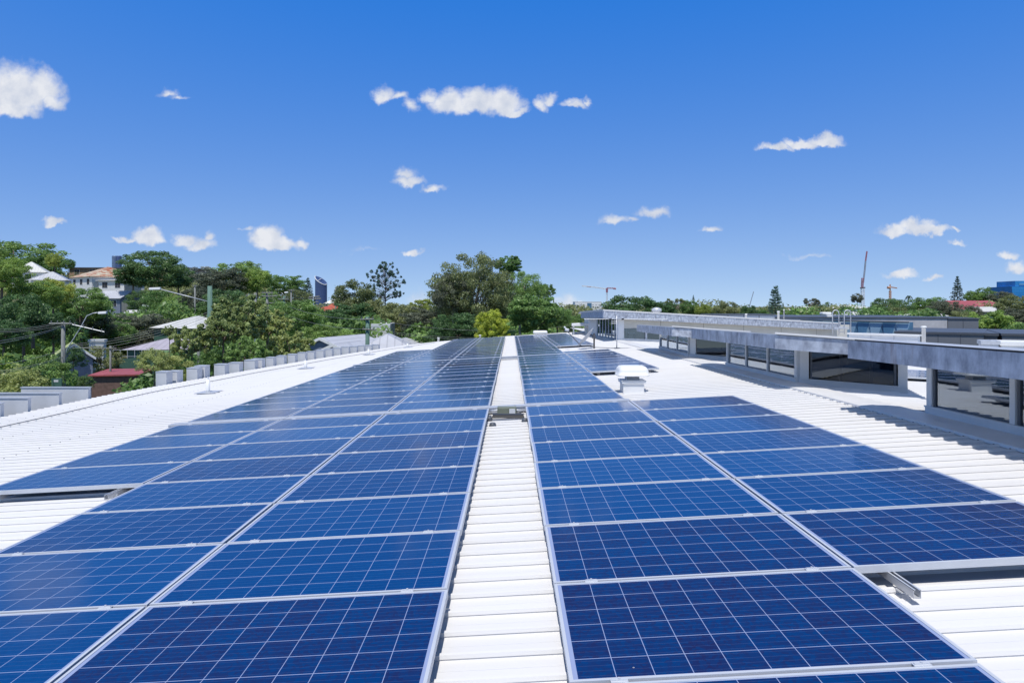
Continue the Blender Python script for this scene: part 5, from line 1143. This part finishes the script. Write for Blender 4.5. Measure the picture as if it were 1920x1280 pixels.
# (kind, column, top row, width px, distance, leaf, label)
TREES = [
 ('wide0', 18, 450, 165, 185, 'green', 'broad dark hilltop tree at the far left, highest on the hill'),
 ('wide1', 78, 478, 70, 182, 'green', 'lower right shoulder tree of the far left hilltop'),
 ('round0', 103, 478, 32, 165, 'lime', 'round yellowish tree left of the rusty roof, taller of the pair'),
 ('round1', 128, 487, 24, 165, 'green', 'smaller yellowish tree just left of the rusty roof'),
 ('wide0', 2, 488, 95, 68, 'bright', 'tall bright green tree cut by the left edge'),
 ('wide1', 62, 528, 92, 72, 'bright', 'bright green tree second from the left edge'),
 ('round1', 100, 527, 66, 76, 'lime', 'lime green tree in front of the rusty roofed house'),
 ('wide0', 152, 543, 95, 84, 'green', 'dense mid green tree below the rusty roofed house'),
 ('round0', 45, 560, 90, 60, 'dark', 'shadowy dark tree behind the left overhead wires'),
 ('round1', 100, 590, 70, 62, 'dark', 'dark tree between the yellow green hut and the lime tree'),
 ('wide1', 5, 600, 90, 56, 'dark', 'dark low tree at the left edge behind the wires'),
 ('bush0', 20, 684, 120, 40, 'euc', 'pale green hedge bush at the lower left corner'),
 ('bush1', 78, 668, 90, 43, 'green', 'mid green hedge bush left of the street pole'),
 ('bush0', -20, 655, 90, 45, 'bright', 'bright green bush at the lower left edge'),
 ('bush1', 138, 655, 44, 48, 'dark', 'dark bush right of the left street pole'),
 ('bush0', 158, 705, 34, 47, 'dark', 'small dark bush beside the brick shed'),
 ('bush1', 190, 650, 62, 66, 'olive', 'olive bush behind the brick shed'),
 ('wide0', 170, 585, 80, 88, 'greyol', 'dull olive tree under the blue grey cottage'),
 ('bush0', 150, 598, 120, 98, 'green', 'green thicket behind the curved street light'),
 ('wide1', 255, 585, 115, 97, 'greyol', 'spreading grey olive tree behind the tennis court'),
 ('wide0', 218, 606, 70, 92, 'green', 'green undertree left of the spreading grey olive one'),
 ('wide0', 285, 471, 112, 142, 'dark', 'big dark tree on the hillside right of the rusty roof'),
 ('wide1', 250, 499, 62, 140, 'dark', 'dark tree between the twin towers and the big hillside tree'),
 ('round0', 335, 500, 55, 150, 'dark', 'dark tree right of the big hillside tree'),
 ('bush1', 298, 545, 75, 118, 'green', 'green bush under the big hillside tree'),
 ('bush0', 330, 552, 60, 116, 'bright', 'fresh green bush right under the lamp arm'),
 ('bush1', 262, 545, 45, 130, 'dark', 'dark shrub beside the old timber fence'),
 ('euc0', 378, 496, 70, 185, 'greyblue', 'pale wispy bluish tree on the skyline behind the tall pole'),
 ('euc1', 350, 502, 40, 190, 'greyblue', 'second pale wispy tree on the skyline'),
 ('wide1', 412, 503, 90, 125, 'greyol', 'grey olive tree behind the tall thick pole'),
 ('wide0', 452, 494, 95, 132, 'green', 'high green tree right of the tall thick pole'),
 ('round1', 482, 508, 50, 128, 'bright', 'bright green shoulder of the trees right of the tall pole'),
 ('round0', 370, 545, 70, 112, 'greyol', 'grey olive tree behind the hall roofs'),
 ('wide0', 430, 545, 100, 108, 'dark', 'dark tree low behind the street gums'),
 ('bush0', 345, 583, 60, 106, 'orange', 'orange flowering shrub behind the hall roofs'),
 ('wide1', 540, 517, 66, 150, 'green', 'green skyline tree left of the curved tower'),
 ('hoop', 577, 527, 26, 150, 'bluegr', 'narrow blue green conifer beside the curved tower'),
 ('round0', 508, 552, 50, 120, 'green', 'small green tree behind the stacked crossarm pole'),
 ('round1', 558, 545, 50, 118, 'olive', 'olive tree below the slim grey pole'),
 ('street2', 450, 562, 112, 40, 'euc', 'tall drooping street gum beside the thick pole'),
 ('street', 418, 596, 88, 38, 'euc', 'drooping street gum in front of the thick pole'),
 ('street2', 360, 618, 80, 37, 'euc', 'smaller drooping gum left of the thick pole'),
 ('street', 500, 585, 90, 44, 'euc', 'drooping street gum at the stacked crossarm poles'),
 ('street2', 545, 625, 88, 42, 'euc', 'yellowish drooping gum above the grey fins'),
 ('street', 465, 640, 90, 35, 'green', 'low drooping gum with an open trunk above the fins'),
 ('bush0', 290, 658, 62, 35, 'euc', 'pale bush left of the first grey fins'),
 ('bush1', 335, 672, 66, 36, 'euc', 'low bush just above the first grey fins'),
 ('street', 318, 618, 30, 44, 'euc', 'small lone gum in front of the mauve roof'),
 ('bush0', 400, 655, 60, 40, 'green', 'green bush behind the third group of fins'),
 ('wide0', 556, 566, 96, 68, 'green', 'wide spreading green tree right of the stacked crossarm pole'),
 ('wide1', 612, 606, 92, 66, 'green', 'spreading green tree above the grey gabled house'),
 ('bush1', 560, 640, 70, 60, 'dark', 'dark bush behind the middle of the fins'),
 ('round0', 665, 532, 80, 98, 'olive', 'olive tree left of the dotted bunya pine'),
 ('bunya', 722, 497, 78, 105, 'bluegr', 'sparse bunya pine with dotted tufts against the sky'),
 ('wide1', 655, 568, 90, 85, 'dark', 'dark tree above the grey gabled house'),
 ('round1', 700, 562, 80, 88, 'olive', 'olive tree under the bunya pine'),
 ('wide0', 755, 572, 100, 82, 'olive', 'broad olive tree right of the bunya pine'),
 ('euc1', 790, 562, 50, 120, 'lime', 'yellow green tree at the left foot of the giant gum'),
 ('wide1', 800, 575, 90, 76, 'greyol', 'grey olive tree left below the giant gum'),
 ('bush0', 790, 606, 90, 74, 'dark', 'dark bush behind the white roof edge, left one'),
 ('bush1', 845, 602, 95, 70, 'dark', 'dark bush behind the white roof edge, middle one'),
 ('wide0', 860, 590, 90, 64, 'dark', 'dark green tree under the giant gum'),
 ('gum', 888, 482, 158, 72, 'olive', 'giant rounded gum tree, tallest thing on the skyline'),
 ('gum', 850, 520, 80, 70, 'greyol', 'left lobe tree of the giant gum'),
 ('mango', 952, 486, 52, 84, 'green', 'bright topped tree rising right of the giant gum'),
 ('gum', 975, 515, 100, 80, 'green', 'leafy green tree sloping down right of the giant gum'),
 ('euc0', 1022, 535, 44, 86, 'green', 'wispy thin ended tree at the right of the giant gum group'),
 ('golden', 923, 583, 66, 54, 'yellow', 'golden yellow shrub behind the roof ridge'),
 ('mango', 1003, 556, 104, 56, 'green', 'dense round dark green tree right of the golden shrub'),
 ('round1', 1045, 578, 50, 60, 'green', 'lower green tree right of the dense round one'),
 ('hoop', 1067, 574, 20, 140, 'olive', 'small brownish conifer before the small white building'),
 ('wide0', 1088, 592, 70, 80, 'green', 'low green tree behind the white shade frame'),
 ('wide1', 1120, 594, 60, 76, 'olive', 'olive tree behind the end of the upper roof'),
 ('wide0', 1188, 555, 130, 120, 'dark', 'wide dark fig tree behind the upper roof'),
 ('wide1', 1240, 566, 60, 118, 'dark', 'lower right part tree beside the wide dark fig'),
 ('euc0', 1268, 559, 42, 135, 'olive', 'open crowned gum right of the wide dark fig'),
 ('norfolk', 1300, 555, 9, 260, 'bluegr', 'tiny far conifer spire above the pale trees'),
 ('round0', 1292, 567, 34, 130, 'green', 'green tree below the tiny far conifer'),
 ('round1', 1322, 572, 36, 120, 'lime', 'yellow green rounded tree, left of two'),
 ('round0', 1360, 569, 54, 115, 'olive', 'yellow green rounded tree, larger right one'),
 ('round1', 1404, 575, 32, 112, 'dark', 'dark pointed tree under the faint crane boom'),
 ('bush0', 1425, 580, 34, 118, 'green', 'small green tree left of the tall conifer'),
 ('hoop', 1454, 543, 42, 125, 'bluegr', 'tall tiered conifer standing alone right of centre'),
 ('bush1', 1470, 582, 30, 112, 'green', 'low green bush right of the lone conifer'),
 ('bush0', 1495, 576, 28, 140, 'green', 'green tree left of the white roofed house'),
 ('euc0', 1522, 559, 30, 170, 'greyol', 'umbrella shaped tree above the white roofed house'),
 ('bush1', 1538, 573, 34, 140, 'dark', 'dark tree right of the umbrella shaped one'),
 ('palm', 1551, 567, 12, 150, 'green', 'small palm above the trees near the umbrella tree'),
 ('bush0', 1583, 573, 34, 138, 'dark', 'dark tree under the cream roofed house'),
 ('round0', 1607, 553, 22, 185, 'greyol', 'round grey tree beside the crane mast'),
 ('wide0', 1668, 561, 72, 118, 'dark', 'dark broad tree below the orange crane'),
 ('bush1', 1685, 578, 44, 105, 'olive', 'olive bush in front of the dark broad tree'),
 ('palm', 1704, 555, 16, 135, 'bluegr', 'palm rising above the trees right of the orange crane'),
 ('wide1', 1740, 557, 66, 125, 'green', 'green tree left of the smaller red roof'),
 ('wide0', 1770, 566, 56, 112, 'greyol', 'grey olive tree in front of the smaller red roof'),
 ('norfolk', 1795, 523, 36, 160, 'bluegr', 'tall dark pointed pine above the red roofs'),
 ('round1', 1824, 546, 30, 185, 'green', 'green hilltop tree right of the pointed pine'),
 ('round0', 1848, 541, 36, 185, 'green', 'highest green hilltop tree behind the larger red roof'),
 ('wide1', 1878, 546, 40, 180, 'greyol', 'grey green hilltop tree left of the blue office'),
 ('bush0', 1822, 572, 34, 120, 'greyol', 'grey leafed tree between the two red roofs'),
 ('bush1', 1800, 585, 50, 100, 'olive', 'olive tree left of the bright rounded tree'),
 ('mango', 1855, 583, 100, 85, 'bright', 'bright rounded leafy tree behind the charcoal block'),
 ('wide0', 1905, 556, 66, 110, 'olive', 'olive tree below the blue office'),
 ('wide1', 1912, 578, 66, 88, 'greyol', 'grey green tree at the right edge'),
 ('bush1', 1915, 608, 60, 66, 'green', 'low green bush at the right edge above the charcoal building'),
 ('bush0', 1735, 580, 50, 100, 'green', 'green bush above the middle of the concrete wall'),
]
for tr_ in TREES: T(*tr_)
# far wooded hills and undergrowth that nobody could count
def mass(name, seed, n, spots, leaf, lm, label_kind='stuff'):
    rng = np.random.default_rng(seed); cl = []
    for x0, x1, v0, v1, ytop0, ytop1, k in spots:
        for i in range(k):
            x = rng.uniform(x0, x1); v = rng.uniform(v0, v1); X = (x - CX) / F * v; g = ground(X, v); zt = (HY - rng.uniform(ytop0, ytop1)) / F * v; r = rng.uniform(1.3, 2.6) * v / 120
            zz = g + (max(zt, g + r * .5) - g) * rng.uniform(.05, 1) ** .6; cl.append((X, v, zz, r * 1.3, r, r * .8))
    me = leaf_mesh(name, cl, n, leaf, rng, mats=lm, stray=0); o = bpy.data.objects.new(name, me); link(o); tag(o, kind='stuff')
mass('distant_woodland', 7, 150000, [(-60, 520, 160, 215, 525, 550, 150), (500, 1080, 150, 230, 579, 590, 150), (1080, 1500, 150, 220, 580, 590, 110), (1480, 1990, 130, 200, 581, 592, 150)], .38, LV['olive'])
mass('hillside_undergrowth', 8, 130000, [(-60, 200, 80, 130, 560, 650, 170), (200, 290, 100, 130, 590, 640, 60), (290, 430, 100, 130, 560, 590, 60), (400, 590, 70, 130, 565, 640, 130), (590, 640, 70, 130, 596, 640, 40), (640, 700, 70, 130, 572, 640, 40), (650, 1100, 70, 120, 598, 640, 170)], .34, LV['green'])
mass('garden_undergrowth', 9, 90000, [(-80, 150, 44, 60, 680, 760, 110), (240, 300, 42, 60, 700, 740, 30), (300, 700, 42, 66, 655, 720, 140), (1250, 1990, 75, 120, 588, 606, 160)], .24, LV['green'])
